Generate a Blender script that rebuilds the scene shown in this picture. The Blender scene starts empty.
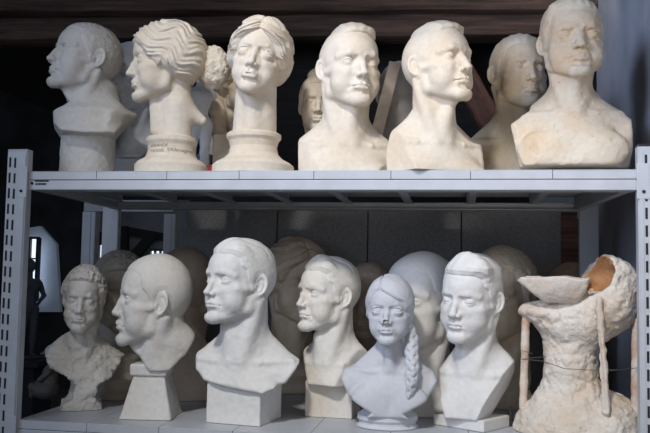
import bpy, bmesh, math, random
import numpy as np
from mathutils import Vector, Matrix
random.seed(7)
PI = math.pi
R = math.radians
col = bpy.context.scene.collection

# ------------------------------------------------------------------ sculpting fields (numpy signed distances, in cm)
F = np.float32
def V3(*a): return np.array(a, F)
def ln(v): return np.sqrt(np.einsum('ij,ij->i', v, v))
def smin(a, b, k):
    h = np.clip(0.5 + 0.5*(b-a)/k, 0, 1)
    return b + (a-b)*h - k*h*(1-h)
def smax(a, b, k): return -smin(-a, -b, k)
def ell(P, c, r):
    r = V3(*r); q = (P-V3(*c))/r
    k0 = ln(q); k1 = ln(q/r)
    return k0*(k0-1)/np.maximum(k1, 1e-4)
def sph(P, c, r): return ln(P-V3(*c))-r
def cap(P, a, b, ra, rb=None):
    rb = ra if rb is None else rb
    a = V3(*a); b = V3(*b); ab = b-a
    t = np.clip((P-a)@ab/max(float(ab@ab), 1e-6), 0, 1)
    return ln(P-a-t[:, None]*ab) - (ra+(rb-ra)*t)
def chain(P, pts, rs, k=0.3):
    d = None
    for i in range(len(pts)-1):
        e = cap(P, pts[i], pts[i+1], rs[i], rs[i+1])
        d = e if d is None else smin(d, e, k)
    return d
def rotm(rx=0, ry=0, rz=0):
    return np.array(Matrix.Rotation(R(rz), 3, 'Z') @ Matrix.Rotation(R(ry), 3, 'Y') @ Matrix.Rotation(R(rx), 3, 'X'), F)
def box(P, c, h, rnd=0.3, M=None):
    q = P-V3(*c)
    if M is not None: q = q@M
    q = np.abs(q)-(V3(*h)-rnd)
    return ln(np.maximum(q, 0)) + np.minimum(q.max(1), 0) - rnd
def plane(P, n, c):
    n = V3(*n); n = n/np.sqrt(n@n)
    return (P-V3(*c))@n
def poly2(u, v, pts):
    n = len(pts); d = np.full(u.shape, 1e9, F); s = np.ones(u.shape, F)
    for i in range(n):
        ax, ay = pts[i]; bx, by = pts[i-1]
        ex, ey = bx-ax, by-ay
        wx, wy = u-ax, v-ay
        t = np.clip((wx*ex+wy*ey)/(ex*ex+ey*ey+1e-9), 0, 1)
        d = np.minimum(d, (wx-ex*t)**2+(wy-ey*t)**2)
        c1 = v >= ay; c2 = v < by; c3 = ex*wy > ey*wx
        flip = (c1 & c2 & c3) | (~c1 & ~c2 & ~c3)
        s = np.where(flip, -s, s)
    return s*np.sqrt(d)
def lathe(P, c, prof):
    """prof: (r, z) outline from the bottom up"""
    q = P-V3(*c)
    r = np.sqrt(q[:, 0]**2+q[:, 1]**2)
    pts = [(-5, prof[0][1])]+list(prof)+[(-5, prof[-1][1])]
    return poly2(r, q[:, 2], pts)
def _h(ix, iy, iz, s):
    n = (ix*374761393 + iy*668265263 + iz*2147483647 + s*1274126177).astype(np.int64)
    n = (n ^ (n >> 13))*1274126177 & 0x7fffffff
    n = (n ^ (n >> 16)) & 0xffff
    return (n/65535.0).astype(F)
def noise(P, freq, seed=0):
    q = P*freq+seed*3.17
    i = np.floor(q).astype(np.int64); f = (q-i).astype(F); u = f*f*(3-2*f)
    x, y, z = i[:, 0], i[:, 1], i[:, 2]
    def l(a, b, t): return a+(b-a)*t
    r = l(l(l(_h(x, y, z, seed), _h(x+1, y, z, seed), u[:, 0]), l(_h(x, y+1, z, seed), _h(x+1, y+1, z, seed), u[:, 0]), u[:, 1]),
          l(l(_h(x, y, z+1, seed), _h(x+1, y, z+1, seed), u[:, 0]), l(_h(x, y+1, z+1, seed), _h(x+1, y+1, z+1, seed), u[:, 0]), u[:, 1]), u[:, 2])
    return r*2-1
def fbm(P, freq, seed=0, n=3):
    s = 0; a = 1.0
    for i in range(n): s = s+a*noise(P, freq*2**i, seed+i); a *= 0.5
    return s

# ------------------------------------------------------------------ surface nets: field -> meshes, split by label
def surface(field, lo, hi, h):
    """field(P) -> (d, label).  Returns verts (cm), quads, normals, vertex labels"""
    lo = np.array(lo, F); hi = np.array(hi, F)
    C = 4
    n = np.ceil((hi-lo)/(h*C)).astype(int)+1
    gx = [lo[i]+h*C*np.arange(n[i]) for i in range(3)]
    G = np.stack(np.meshgrid(*gx, indexing='ij'), -1).reshape(-1, 3).astype(F)
    dc = field(G)[0].reshape(n)
    N = (n-1)*C+1
    D = np.repeat(np.repeat(np.repeat(dc, C, 0), C, 1), C, 2)[:N[0], :N[1], :N[2]].copy()
    thr = h*C*1.9
    near = np.abs(dc) < thr
    near[:-1] |= (dc[:-1] < 0) != (dc[1:] < 0); near[:, :-1] |= (dc[:, :-1] < 0) != (dc[:, 1:] < 0)
    near[:, :, :-1] |= (dc[:, :, :-1] < 0) != (dc[:, :, 1:] < 0)
    cellm = near[:-1, :-1, :-1].copy()
    for a in (0, 1):
        for b in (0, 1):
            for c in (0, 1):
                cellm |= near[a:n[0]-1+a, b:n[1]-1+b, c:n[2]-1+c]
    big = np.repeat(np.repeat(np.repeat(cellm, C, 0), C, 1), C, 2)
    M = np.zeros(N, bool); M[:-1, :-1, :-1] = big
    M[1:, :, :] |= M[:-1]; M[:, 1:] |= M[:, :-1]; M[:, :, 1:] |= M[:, :, :-1]
    idx = np.argwhere(M)
    Q = (lo+idx*h).astype(F)
    out = np.empty(len(Q), F)
    for s in range(0, len(Q), 150000): out[s:s+150000] = field(Q[s:s+150000])[0]
    D[M] = out
    S = D < 0
    cnt = np.zeros(N-1, int)
    for a in (0, 1):
        for b in (0, 1):
            for c in (0, 1): cnt += S[a:N[0]-1+a, b:N[1]-1+b, c:N[2]-1+c]
    act = (cnt > 0) & (cnt < 8)
    ci = np.argwhere(act)
    vid = np.full(N-1, -1, np.int64); vid[act] = np.arange(len(ci))
    pos = np.zeros((len(ci), 3)); w = np.zeros(len(ci))
    cs = [(a, b, c) for a in (0, 1) for b in (0, 1) for c in (0, 1)]
    for p in cs:
        for ax in range(3):
            if p[ax]: continue
            q = list(p); q[ax] = 1
            d0 = D[ci[:, 0]+p[0], ci[:, 1]+p[1], ci[:, 2]+p[2]]; d1 = D[ci[:, 0]+q[0], ci[:, 1]+q[1], ci[:, 2]+q[2]]
            m = (d0 < 0) != (d1 < 0)
            t = np.where(m, d0/np.where(np.abs(d0-d1) < 1e-9, 1, d0-d1), 0)
            pt = np.repeat(np.array([p], float), len(ci), 0); pt[:, ax] = t
            pos += pt*m[:, None]; w += m
    verts = (lo+(ci+pos/np.maximum(w, 1)[:, None])*h).astype(F)
    quads = []
    for ax in range(3):
        b, c = [(1, 2), (2, 0), (0, 1)][ax]
        sl0 = [slice(1, -1)]*3; sl1 = [slice(1, -1)]*3
        sl0[ax] = slice(0, -1); sl1[ax] = slice(1, None)
        s0 = S[tuple(sl0)]; s1 = S[tuple(sl1)]
        for flip in (False, True):
            e = np.argwhere((s0 & ~s1) if not flip else (~s0 & s1))
            if not len(e): continue
            base = e.copy(); off = np.ones(3, int); off[ax] = 0; base = base+off
            def at_(db, dc_):
                k = base.copy(); k[:, b] -= db; k[:, c] -= dc_
                return vid[k[:, 0], k[:, 1], k[:, 2]]
            q = np.stack([at_(1, 1), at_(0, 1), at_(0, 0), at_(1, 0)], 1)
            quads.append(q[:, ::-1] if flip else q)
    quads = np.concatenate(quads)
    quads = quads[(quads >= 0).all(1)]
    e = 0.35*h
    K = np.array([(1, -1, -1), (-1, -1, 1), (-1, 1, -1), (1, 1, 1)], F)
    def grad(v):
        g = np.zeros_like(v)
        for k in K: g += k*field(v+k*e)[0][:, None]
        return g/(4*e)
    for it in range(1):
        d = field(verts)[0]; g = grad(verts)
        g2 = np.maximum((g*g).sum(1), 0.2)
        st = np.clip(d/g2, -0.45*h, 0.45*h)
        verts = (verts-st[:, None]*g).astype(F)
    g = grad(verts); nrm = g/np.maximum(ln(g), 1e-6)[:, None]
    return verts, quads, nrm, field(verts)[1]

def mesh_from(name, verts, quads, nrm, mat):
    me = bpy.data.meshes.new(name)
    me.vertices.add(len(verts)); me.vertices.foreach_set('co', verts.astype(F).ravel())
    me.loops.add(quads.size); me.loops.foreach_set('vertex_index', quads.astype(np.int32).ravel())
    me.polygons.add(len(quads)); me.polygons.foreach_set('loop_start', np.arange(0, quads.size, 4, dtype=np.int32))
    me.update(calc_edges=True)
    me.polygons.foreach_set('use_smooth', np.ones(len(quads), bool))
    if nrm is not None: me.normals_split_custom_set_from_vertices(nrm.astype(F))
    me.materials.append(mat)
    return me

def split_mesh(root, verts, quads, nrm, lab, names, mats, scale, origin):
    """one mesh per label under root; (x, f, z) cm -> blender metres"""
    conv = np.array([scale, -scale, scale], F)
    W = (verts-np.array(origin, F))*conv
    Nn = nrm*np.array([1, -1, 1], F)
    quads = quads[:, ::-1]
    ql = np.sort(lab[quads], 1)[:, 1]
    res = {}
    for i, nm in enumerate(names):
        q = quads[ql == i]
        if not len(q): continue
        u, inv = np.unique(q, return_inverse=True)
        me = mesh_from(nm, W[u], inv.reshape(q.shape), Nn[u], mats[i])
        o = bpy.data.objects.new(nm, me); col.objects.link(o); o.parent = root
        res[nm] = o
    return res

# ------------------------------------------------------------------ the head: chin at z=0, crown at z=23, face towards +f
def face(P, d, o):
    g = o.get
    x, f, z = P[:, 0], P[:, 1], P[:, 2]
    A = P.copy(); A[:, 0] = np.abs(x); ax = A[:, 0]
    fem = g('fem', 0.0)
    # brow
    br = g('brow', 1.0)*(1-0.30*fem)
    zb = 13.1+0.25*fem
    brow = chain(A, [(1.0, 8.45, zb-0.1), (3.1, 8.05, zb+0.35), (5.3, 5.9, zb-0.3)], [0.66*br, 0.78*br, 0.58*br], 0.5)
    # sockets
    sd = g('socket', 1.12)*(1-0.28*fem)
    d = smax(d, -ell(A, (3.2, 9.6, 11.65), (2.2, 1.95*sd+.05, 1.35)), 1.0)
    d = smin(d, brow, 0.9)
    d = smax(d, -ell(A, (1.55, 9.2, 11.7), (0.55, 1.0, 0.85)), 0.8)
    # eyes
    es = g('eyesz', 1.0)*(1+0.06*fem)
    ec = (3.2, 6.86+0.10*fem, 11.4); er = 1.30*es
    eye = sph(A, ec, er)
    lid = sph(A, ec, er+0.20+0.06*g('crease', 0))
    u = (ax-3.25)/(1.5*es)
    if g('eyes', 'open') == 'open':
        ap = g('aper', 0.55)
        up = ap*np.clip(1-u*u, -1, 1)+0.07*u
        lo_ = -0.38*np.clip(1-np.abs(u)**3, -1, 1)+0.07*u
        zz = z-11.38
        hole = np.maximum(zz-up, lo_-zz)
        lid = smax(lid, -hole, 0.10)
        if g('iris', 0):
            rr = np.sqrt((ax-3.1)**2+(z-11.5)**2)
            eye = eye+0.10*np.exp(-((rr-0.55)/0.12)**2)*(f > 6)
    else:
        cl_ = -0.42*np.clip(1-u*u, -1, 1)+0.05*u
        gro = np.abs(z-11.25-cl_)
        lid = lid+0.16*np.exp(-(gro/0.13)**2)*np.clip(1.5-np.abs(u)*1.2, 0, 1)
    d = smin(d, lid, 0.40)
    d = smin(d, eye, 0.06)
    # crease above the upper lid
    zc = 11.42+0.98*np.clip(1-(u*0.85)**2, -1, 1)
    msk = (f > 5.0) & (ax < 5.4) & (ax > 1.4)
    d = d+np.where(msk, (0.14+0.16*g('crease', 0))*np.exp(-((z-zc)/0.18)**2)*np.clip(1.3-np.abs(u), 0, 1), 0)
    # nose
    nl = g('nose', 1.0)*0.94; nw = g('nosew', 1.0)*(1-0.10*fem)
    hump = g('hump', 0.0)
    zt = 7.95+g('tipz', 0)
    tf = 9.35+1.25*nl
    nose = chain(P, [(0, 8.15-0.05*fem, 12.4), (0, 8.70+0.35*nl+hump, 10.5), (0, 8.95+0.95*nl+hump*.3, 8.9)], [0.74*nw, 0.80*nw, 0.88*nw], 0.8)
    nose = smin(nose, ell(P, (0, tf-.25, zt), (1.08*nw, 0.98, 0.86)), 0.6)
    nose = smin(nose, cap(A, (0.55, 7.9, 11.4), (1.35, 8.0, 8.3), 0.55, 0.85), 1.0)
    nose = smin(nose, ell(A, (1.28*nw, 8.95+0.35*nl, 7.62), (0.66, 0.95, 0.66)), 0.4)
    nose = smin(nose, cap(P, (0, 9.0+0.9*nl, 7.35), (0, 8.7, 6.95), 0.38), 0.5)
    nose = smax(nose, -ell(A, (0.62*nw, 9.0+0.75*nl, 6.85), (0.34, 0.55, 0.36)), 0.25)
    d = smin(d, nose, 0.8)
    # lips
    lw = g('lipw', 1.0)*1.06; lf = g('lip', 1.0)*1.12+0.15*fem
    mz = 4.85
    upl = chain(A, [(0.0, 8.95, mz+0.50), (0.55, 8.95, mz+0.58), (1.5*lw, 8.40, mz+0.34), (2.45*lw, 7.2, mz-0.02)], [0.52*lf, 0.54*lf, 0.44*lf, 0.22], 0.25)
    lol = chain(A, [(0.0, 8.80, mz-0.58), (1.1*lw, 8.55, mz-0.52), (2.3*lw, 7.35, mz-0.06)], [0.62*lf, 0.56*lf, 0.24], 0.3)
    d = smin(d, upl, 0.40)
    d = smin(d, lol, 0.40)
    line = chain(A, [(0, 9.72+.1*(lf-1), mz-0.06), (0.6, 9.66+.1*(lf-1), mz+0.05), (1.3*lw, 9.1, mz+0.03), (2.6*lw, 7.65, mz-0.10)], [0.10, 0.09, 0.10, 0.14], 0.1)
    d = smax(d, -line, 0.34)
    d = smax(d, -cap(P, (0, 9.6, 6.5), (0, 9.75, 5.9), 0.22), 0.5)           # philtrum
    d = smax(d, -cap(A, (0, 9.3, 3.2), (1.6, 8.8, 3.35), 0.5), 0.9)          # under the lower lip
    # nasolabial folds
    nf = g('folds', 0.4)
    if nf > 0:
        fold = chain(A, [(1.9, 9.0, 7.7), (2.9, 8.5, 6.1), (3.2, 7.8, 4.4)], [0.2, 0.25, 0.2], 0.2)
        d = d+0.35*nf*np.exp(-(np.maximum(fold, 0)/0.35)**2)
    if g('bags', 0):
        bg = chain(A, [(1.9, 8.4, 10.3), (3.2, 8.3, 9.75), (4.4, 7.2, 10.1)], [0.15]*3, 0.2)
        d = d+0.25*g('bags')*np.exp(-(np.maximum(bg, 0)/0.3)**2)
    if g('frown', 0):
        fr = cap(A, (0.55, 9.0, 13.0), (0.75, 8.9, 14.2), 0.12)
        d = d+0.16*g('frown')*np.exp(-(np.maximum(fr, 0)/0.22)**2)
    return d

def ear_field(A):
    E = A-V3(7.0, -1.2, 10.6)
    E = E@rotm(0, 0, 0)
    t = R(31)                                  # lean out from the head
    ex = E[:, 0]*math.cos(t)+E[:, 1]*math.sin(t); ef = -E[:, 0]*math.sin(t)+E[:, 1]*math.cos(t)
    s = R(14)                                  # lean back
    e2 = ef*math.cos(s)+E[:, 2]*math.sin(s); ez = -ef*math.sin(s)+E[:, 2]*math.cos(s)
    rr = np.sqrt((e2/1.0)**2+((ez-0.2)/1.72)**2+1e-6)
    wz = np.where(ez < -0.5, 1-0.22*np.clip((-ez-0.5)/2, 0, 1), 1)
    q = rr/wz
    rim = np.sqrt(((q-1.55)*0.95)**2+(ex-0.35)**2)-0.36
    rim = np.where((e2 > 0.7) & (np.abs(ez+0.1) < 1.3), np.maximum(rim, 0.3), rim)
    plate = np.maximum(np.abs(ex-0.0)-0.34, (q-1.6)*0.95)
    anti = np.sqrt(((np.sqrt(((e2-0.35)/0.9)**2+((ez+0.1)/1.5)**2)-1.0)*0.8)**2+(ex-0.25)**2)-0.26
    anti = np.where(e2 > 0.5, np.maximum(anti, 0.3), anti)
    lobe = ell(np.stack([ex, e2, ez], 1), (0.12, 0.35, -2.35), (0.5, 0.75, 0.8))
    trag = ell(np.stack([ex, e2, ez], 1), (0.35, 1.2, -0.35), (0.4, 0.45, 0.65))
    ear = smin(smin(rim, plate, 0.2), smin(anti, lobe, 0.3), 0.2)
    ear = smin(ear, trag, 0.25)
    ear = smax(ear, -ell(np.stack([ex, e2, ez], 1), (0.55, 0.55, -0.35), (0.55, 0.55, 0.85)), 0.25)
    return ear

def head(P, o):
    g = o.get
    x, f, z = P[:, 0], P[:, 1], P[:, 2]
    A = P.copy(); A[:, 0] = np.abs(x); ax = A[:, 0]
    fem = g('fem', 0.0)
    jw = g('jaw', 1.0)*(1-0.10*fem)
    skull = ell(P, (0, -1.0, 14.2), (7.45, 9.3, 8.75))
    skull = smin(skull, ell(P, (0, 2.7, 14.6), (6.3, 6.7, 6.4)), 2.0)
    d = smin(skull, ell(P, (0, 3.5, 9.2), (5.9, 5.2, 6.6)), 1.6)
    # temples hollow
    d = smax(d, -ell(A, (9.6, 5.6, 14.0), (3.0, 3.2, 3.6)), 1.6)
    jaw = chain(A, [(5.5*jw, -0.2, 8.5), (5.0*jw, 0.9, 4.6), (1.4*jw, 7.2, 1.7)], [1.2, 1.5, 1.5], 1.0)
    d = smin(d, jaw, 1.6)
    d = smin(d, ell(P, (0, 3.6, 5.2), (4.3*jw, 5.0, 4.4)), 1.4)
    ch = g('chin', 1.0)
    d = smin(d, ell(P, (0, 7.8+0.5*(ch-1), 1.75), (2.1*jw, 1.7*ch, 1.8)), 1.2)
    # cheekbones
    cb = g('cheek', 1.0)
    d = smin(d, chain(A, [(3.4, 7.0, 8.7), (5.4, 4.9, 9.3), (6.5, 0.5, 10.0)], [1.0*cb, 1.0*cb, 0.6], 0.6), 1.3)
    # hollow under the cheekbone
    d = smax(d, -ell(A, (6.9, 6.2, 5.6), (2.3, 2.2, 2.6))-0.75*g('full', 0.7), 2.2)
    d = smin(d, ell(A, (3.9, 4.4, 6.4), (2.6*jw, 3.0, 3.4)), 1.5)
    # muzzle
    d = smin(d, ell(P, (0, 6.6, 5.0), (2.9, 2.7, 2.6)), 1.1)
    fm = (f > 1.5) & (z < 17.5) & (z > -2)
    if fm.any(): d = d.copy(); d[fm] = face(P[fm], d[fm], o)
    bald = d
    # ears
    if g('ears', 1):
        em = ax > 3.5
        if em.any(): d = d.copy(); d[em] = smin(d[em], ear_field(A[em]), 0.4)
    return d, bald, skull

HAIR_SHORT = [(14, 18.6), (7.2, 18.5), (5.4, 17.6), (5.0, 16.2), (4.4, 14.4), (2.9, 13.0), (2.0, 11.4), (1.6, 9.3), (0.7, 9.3), (0.6, 12.6), (0.0, 14.0),
              (-2.0, 14.2), (-3.4, 12.6), (-3.6, 9.2), (-4.4, 6.2), (-5.5, 4.6), (-14, 4.2), (-14, 26), (14, 26)]
HAIR_LONG = [(14, 18.0), (7.4, 17.9), (5.6, 16.0), (4.4, 13.4), (3.0, 11.6), (2.0, 9.4), (1.2, 7.6), (-0.5, 6.4), (-3, 5.0), (-5, 4.0), (-14, 3.6), (-14, 26), (14, 26)]
def hair_cap(P, bald, skull, thick, pts, edge=0.35, lift=None):
    zz = P[:, 2] if lift is None else P[:, 2]+lift
    m = poly2(P[:, 1], zz, pts)
    base = np.minimum(bald, skull)
    return smax(base-thick*np.clip(0.30-m/1.8, 0.25, 1), m, edge+0.15)
def hair_line(P, pts, lift=None):
    return poly2(P[:, 1], P[:, 2] if lift is None else P[:, 2]+lift, pts)

def torso(P, o):
    g = o.get
    fem = g('fem', 0.0)
    w = g('width', 1.0)*(1-0.10*fem)
    A = P.copy(); A[:, 0] = np.abs(P[:, 0])
    d = ell(P, (0, -2.6, -14), (15.0*w, 9.0, 14.5))
    d = smin(d, cap(A, (4, -3.2, -5.5), (15.2*w, -3.6, -6.2), 4.6, 5.2), 3.0)
    d = smin(d, cap(A, (15.6*w, -3.6, -6.5), (17.2*w, -3.4, -19), 5.2, 4.3), 2.0)
    d = smin(d, cap(A, (2.0, -4.5, 6.5), (14*w, -4.2, -3.2), 3.0, 2.3), 2.6)
    d = smin(d, ell(A, (7.2*w, 3.6, -11.5), (7.4*w, 3.6, 5.6+fem)), 2.0)
    d = smax(d, -cap(P, (0, 8.3, -4), (0, 8.8, -20), 0.9), 2.0)
    cl = chain(A, [(1.7, 2.5, -1.3), (6.5*w, 2.4, -0.9), (14*w, -1.2, -0.6)], [0.95, 0.75, 0.8], 0.5)
    d = smin(d, cap(A, (2.5, -1.5, 2.5), (10*w, -2.5, -3.0), 3.2, 3.4), 3.0)
    d = smin(d, ell(P, (0, 0.5, -6.5), (9.5*w, 4.8, 6.0)), 3.0)
    cv = g('clav', 0.5)
    d = smax(d, -ell(A, (5.8*w, 4.4, 1.3), (3.6, 2.0, 1.6))-0.6*(1-cv), 1.8)
    d = smin(d, cl+0.5*(1-cv), 1.3)
    return d
def neck(P, hp, o):
    """hp: head-frame -> bust-frame point map"""
    g = o.get
    nr = g('neckr', 1.0)*(1-0.13*o.get('fem', 0))
    top = hp((0, -2.4, 6)); low = (0, -2.6, -2)
    d = cap(P, low, top, 6.1*nr, 5.5*nr)
    for s in (-1, 1) if g('scm', 1) else ():
        d = smin(d, cap(P, hp((6.0*s, -2.4, 7.6)), (1.6*s, 3.6, -0.8), (1.25-0.35*g('fem', 0))*nr, 0.9), 2.2)
    th = hp((0, 3.2, 1.0))
    ad = [top[i]*0.45+low[i]*0.55 for i in range(3)]
    d = smin(d, cap(P, th, (0, 2.6, 0.5), 1.5, 1.8), 2.0)
    return d

class Pose:
    """head pose on a bust whose neck pit is the origin; yaw>0 looks to +x, pitch>0 up, roll>0 tips to +x"""
    def __init__(s, yaw=0, pitch=0, roll=0, hx=0, hf=0, hz=0, hs=1.0):
        M = Matrix.Rotation(R(-yaw), 3, 'Z') @ Matrix.Rotation(R(pitch), 3, 'X') @ Matrix.Rotation(R(roll), 3, 'Y')
        s.M = np.array(M, F); s.pt = V3(hx, -1.2+hf, 12.0+hz); s.ph = V3(0, -2.0, 4.0); s.hs = hs
    def inv(s, P): return ((P-s.pt)@s.M)/s.hs+s.ph
    def __call__(s, p): return tuple(s.M@((np.array(p, F)-s.ph)*s.hs)+s.pt)

# ------------------------------------------------------------------ camera
CAM = Vector((0.3615, -1.998, 0.398)); CY, CP, CR, FPX = -9.41, 4.14, 1.04, 802.0
fw = Vector((math.sin(R(CY))*math.cos(R(CP)), math.cos(R(CY))*math.cos(R(CP)), math.sin(R(CP))))
rt = Vector((math.cos(R(CY)), -math.sin(R(CY)), 0)); up = rt.cross(fw)
rt2 = math.cos(R(CR))*rt+math.sin(R(CR))*up; up2 = -math.sin(R(CR))*rt+math.cos(R(CR))*up
cd = bpy.data.cameras.new('camera'); cam = bpy.data.objects.new('camera', cd); col.objects.link(cam)
m = Matrix((rt2, up2, -fw)).transposed().to_4x4(); m.translation = CAM; cam.matrix_world = m
cd.sensor_width = 36; cd.lens = 36*FPX/650; cd.clip_end = 60
bpy.context.scene.camera = cam
def ray(px, py): return fw+rt2*((px-325)/FPX)+up2*((216.5-py)/FPX)
def at(px, py, Y):
    d = ray(px, py); return CAM+d*((Y-CAM.y)/d.y)
def onz(px, py, Z):
    d = ray(px, py); return CAM+d*((Z-CAM.z)/d.z)
def atx(px, py, X):
    d = ray(px, py); return CAM+d*((X-CAM.x)/d.x)
def depth(p): return (Vector(p)-CAM).dot(fw)

# ------------------------------------------------------------------ materials
def nodes(name):
    m = bpy.data.materials.new(name); m.use_nodes = True
    nt = m.node_tree; return m, nt, nt.nodes['Principled BSDF']
def ramp(nt, fac, stops):
    r = nt.nodes.new('ShaderNodeValToRGB'); e = r.color_ramp.elements
    while len(e) < len(stops): e.new(0.5)
    for k, (p, c) in zip(e, stops): k.position = p; k.color = (*c, 1)
    nt.links.new(fac, r.inputs[0]); return r.outputs[0]
def noise_tex(nt, vec, scale, detail=4, rough=0.55):
    n = nt.nodes.new('ShaderNodeTexNoise'); n.inputs['Scale'].default_value = scale
    n.inputs['Detail'].default_value = detail; n.inputs['Roughness'].default_value = rough
    nt.links.new(vec, n.inputs['Vector']); return n.outputs['Fac']
def coords(nt, off=(0, 0, 0), scale=(1, 1, 1)):
    t = nt.nodes.new('ShaderNodeTexCoord'); mp = nt.nodes.new('ShaderNodeMapping')
    mp.inputs['Location'].default_value = off; mp.inputs['Scale'].default_value = scale
    nt.links.new(t.outputs['Object'], mp.inputs['Vector']); return mp.outputs['Vector']
def mixc(nt, fac, a, b, mode='MIX'):
    n = nt.nodes.new('ShaderNodeMix'); n.data_type = 'RGBA'; n.blend_type = mode
    for i, v in ((0, fac), (6, a), (7, b)):
        if hasattr(v, 'links'): nt.links.new(v, n.inputs[i])
        else: n.inputs[i].default_value = v if i == 0 else (*v, 1)
    return n.outputs[2]
def bump(nt, b, h, strength, dist):
    n = nt.nodes.new('ShaderNodeBump'); n.inputs['Strength'].default_value = strength; n.inputs['Distance'].default_value = dist
    nt.links.new(h, n.inputs['Height']); nt.links.new(n.outputs[0], b.inputs['Normal'])
def plaster(name, base, stain, amt=0.4, seed=0, grime=(0.30, 0.25, 0.20), rough=0.75, bumpy=0.35, pits=0.0, gscale=1.0):
    m, nt, b = nodes(name)
    v = coords(nt, (seed*1.7, seed*0.9, seed*2.3))
    big = noise_tex(nt, v, 9*gscale, 5); fine = noise_tex(nt, v, 70, 4); gr = noise_tex(nt, v, 22*gscale, 6, 0.65)
    f1 = ramp(nt, big, [(0.40, (0, 0, 0)), (0.66, (amt,)*3)])
    c = mixc(nt, f1, base, stain)
    f2 = ramp(nt, gr, [(0.60, (0, 0, 0)), (0.78, (0.45*amt,)*3)])
    c = mixc(nt, f2, c, grime)
    f3 = ramp(nt, fine, [(0.3, (0.90,)*3), (0.7, (1.0,)*3)])
    c = mixc(nt, 1.0, c, f3, 'MULTIPLY')
    if pits:
        f4 = ramp(nt, noise_tex(nt, v, 120, 1), [(0.24, (pits,)*3), (0.30, (0, 0, 0))])
        c = mixc(nt, f4, c, (0.16, 0.13, 0.10))
    nt.links.new(c, b.inputs['Base Color']); b.inputs['Roughness'].default_value = rough
    b.inputs['Specular IOR Level'].default_value = 0.25
    bump(nt, b, noise_tex(nt, v, 160, 5), bumpy, 0.002)
    return m
def simple(name, c, rough=0.5, metal=0.0, var=0.12, scale=30, bmp=0.0, emit=None):
    m, nt, b = nodes(name)
    v = coords(nt); n = noise_tex(nt, v, scale, 5)
    f = ramp(nt, n, [(0.35, tuple(x*(1-var) for x in c)), (0.65, tuple(min(1, x*(1+var)) for x in c))])
    nt.links.new(f, b.inputs['Base Color']); b.inputs['Roughness'].default_value = rough; b.inputs['Metallic'].default_value = metal
    if bmp: bump(nt, b, n, bmp, 0.003)
    if emit: b.inputs['Emission Color'].default_value = (*emit[0], 1); b.inputs['Emission Strength'].default_value = emit[1]
    return m
def wood(name, dark, light, scale=(1, 14, 14), bmp=0.6):
    m, nt, b = nodes(name)
    v = coords(nt, (0, 0, 0), scale)
    n = noise_tex(nt, v, 3.0, 8, 0.65)
    c = ramp(nt, n, [(0.3, dark), (0.55, tuple((a+b_)/2 for a, b_ in zip(dark, light))), (0.75, light)])
    nt.links.new(c, b.inputs['Base Color']); b.inputs['Roughness'].default_value = 0.75
    bump(nt, b, n, bmp, 0.02); return m

M_STEEL = simple('painted_steel', (0.48, 0.505, 0.545), 0.42, 0.0, 0.05, 18)
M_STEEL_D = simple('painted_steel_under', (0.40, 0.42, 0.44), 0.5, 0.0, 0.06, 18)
M_DARK = simple('slot_dark', (0.012, 0.012, 0.014), 0.8)
M_CAP = simple('black_plastic', (0.02, 0.02, 0.022), 0.45)
M_SHEET = simple('grey_sheet', (0.165, 0.168, 0.172), 0.6, 0.0, 0.18, 160, 0.15)
M_WALLR = simple('bluish_plaster', (0.38, 0.41, 0.48), 0.85, 0, 0.12, 6, 0.3)
M_DARKWALL = simple('dark_barn_wall', (0.030, 0.030, 0.032), 0.9, 0, 0.4, 3, 0.3)
M_GREYWALL = simple('grey_wall', (0.16, 0.16, 0.17), 0.9, 0, 0.2, 3)
M_FLOOR = simple('concrete_floor', (0.12, 0.11, 0.10), 0.85, 0, 0.25, 4, 0.2)
M_WOOD = wood('old_beam', (0.014, 0.009, 0.007), (0.16, 0.095, 0.07))
M_WOODR = wood('red_brown_beam', (0.03, 0.014, 0.01), (0.24, 0.11, 0.07))
M_WOODD = wood('black_beam', (0.004, 0.004, 0.004), (0.02, 0.016, 0.014))

# ------------------------------------------------------------------ plain geometry
def tag(o, label, cat, group=None, kind=None):
    o['label'] = label; o['category'] = cat
    if group: o['group'] = group
    if kind: o['kind'] = kind
    return o
def empty(name, loc, rz=0):
    o = bpy.data.objects.new(name, None); o.empty_display_size = 0.05; col.objects.link(o); o.location = loc; o.rotation_euler = (0, 0, rz); return o
def bx(bm, c, size, M=None, bev=0.0):
    r = bmesh.ops.create_cube(bm, size=1.0); vs = r['verts']
    for v in vs:
        p = Vector((v.co.x*size[0], v.co.y*size[1], v.co.z*size[2]))
        v.co = (M @ p if M else p)+Vector(c)
    if bev:
        es = {e for v in vs for e in v.link_edges}
        bmesh.ops.bevel(bm, geom=list(es), offset=bev, segments=2, affect='EDGES', profile=0.5)
def tube(bm, pts, r, n=8):
    pts = [Vector(p) for p in pts]; rings = []
    for i, p in enumerate(pts):
        t = (pts[min(i+1, len(pts)-1)]-pts[max(i-1, 0)]).normalized()
        a = t.cross(Vector((0.3, 0.2, 1)) if abs(t.z) < .9 else Vector((1, 0, 0))).normalized(); b = t.cross(a)
        rings.append([bm.verts.new(p+(a*math.cos(2*PI*k/n)+b*math.sin(2*PI*k/n))*r) for k in range(n)])
    for i in range(len(rings)-1):
        for k in range(n): bm.faces.new((rings[i][k], rings[i][(k+1) % n], rings[i+1][(k+1) % n], rings[i+1][k]))
    bm.faces.new(rings[0][::-1]); bm.faces.new(rings[-1])
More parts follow.
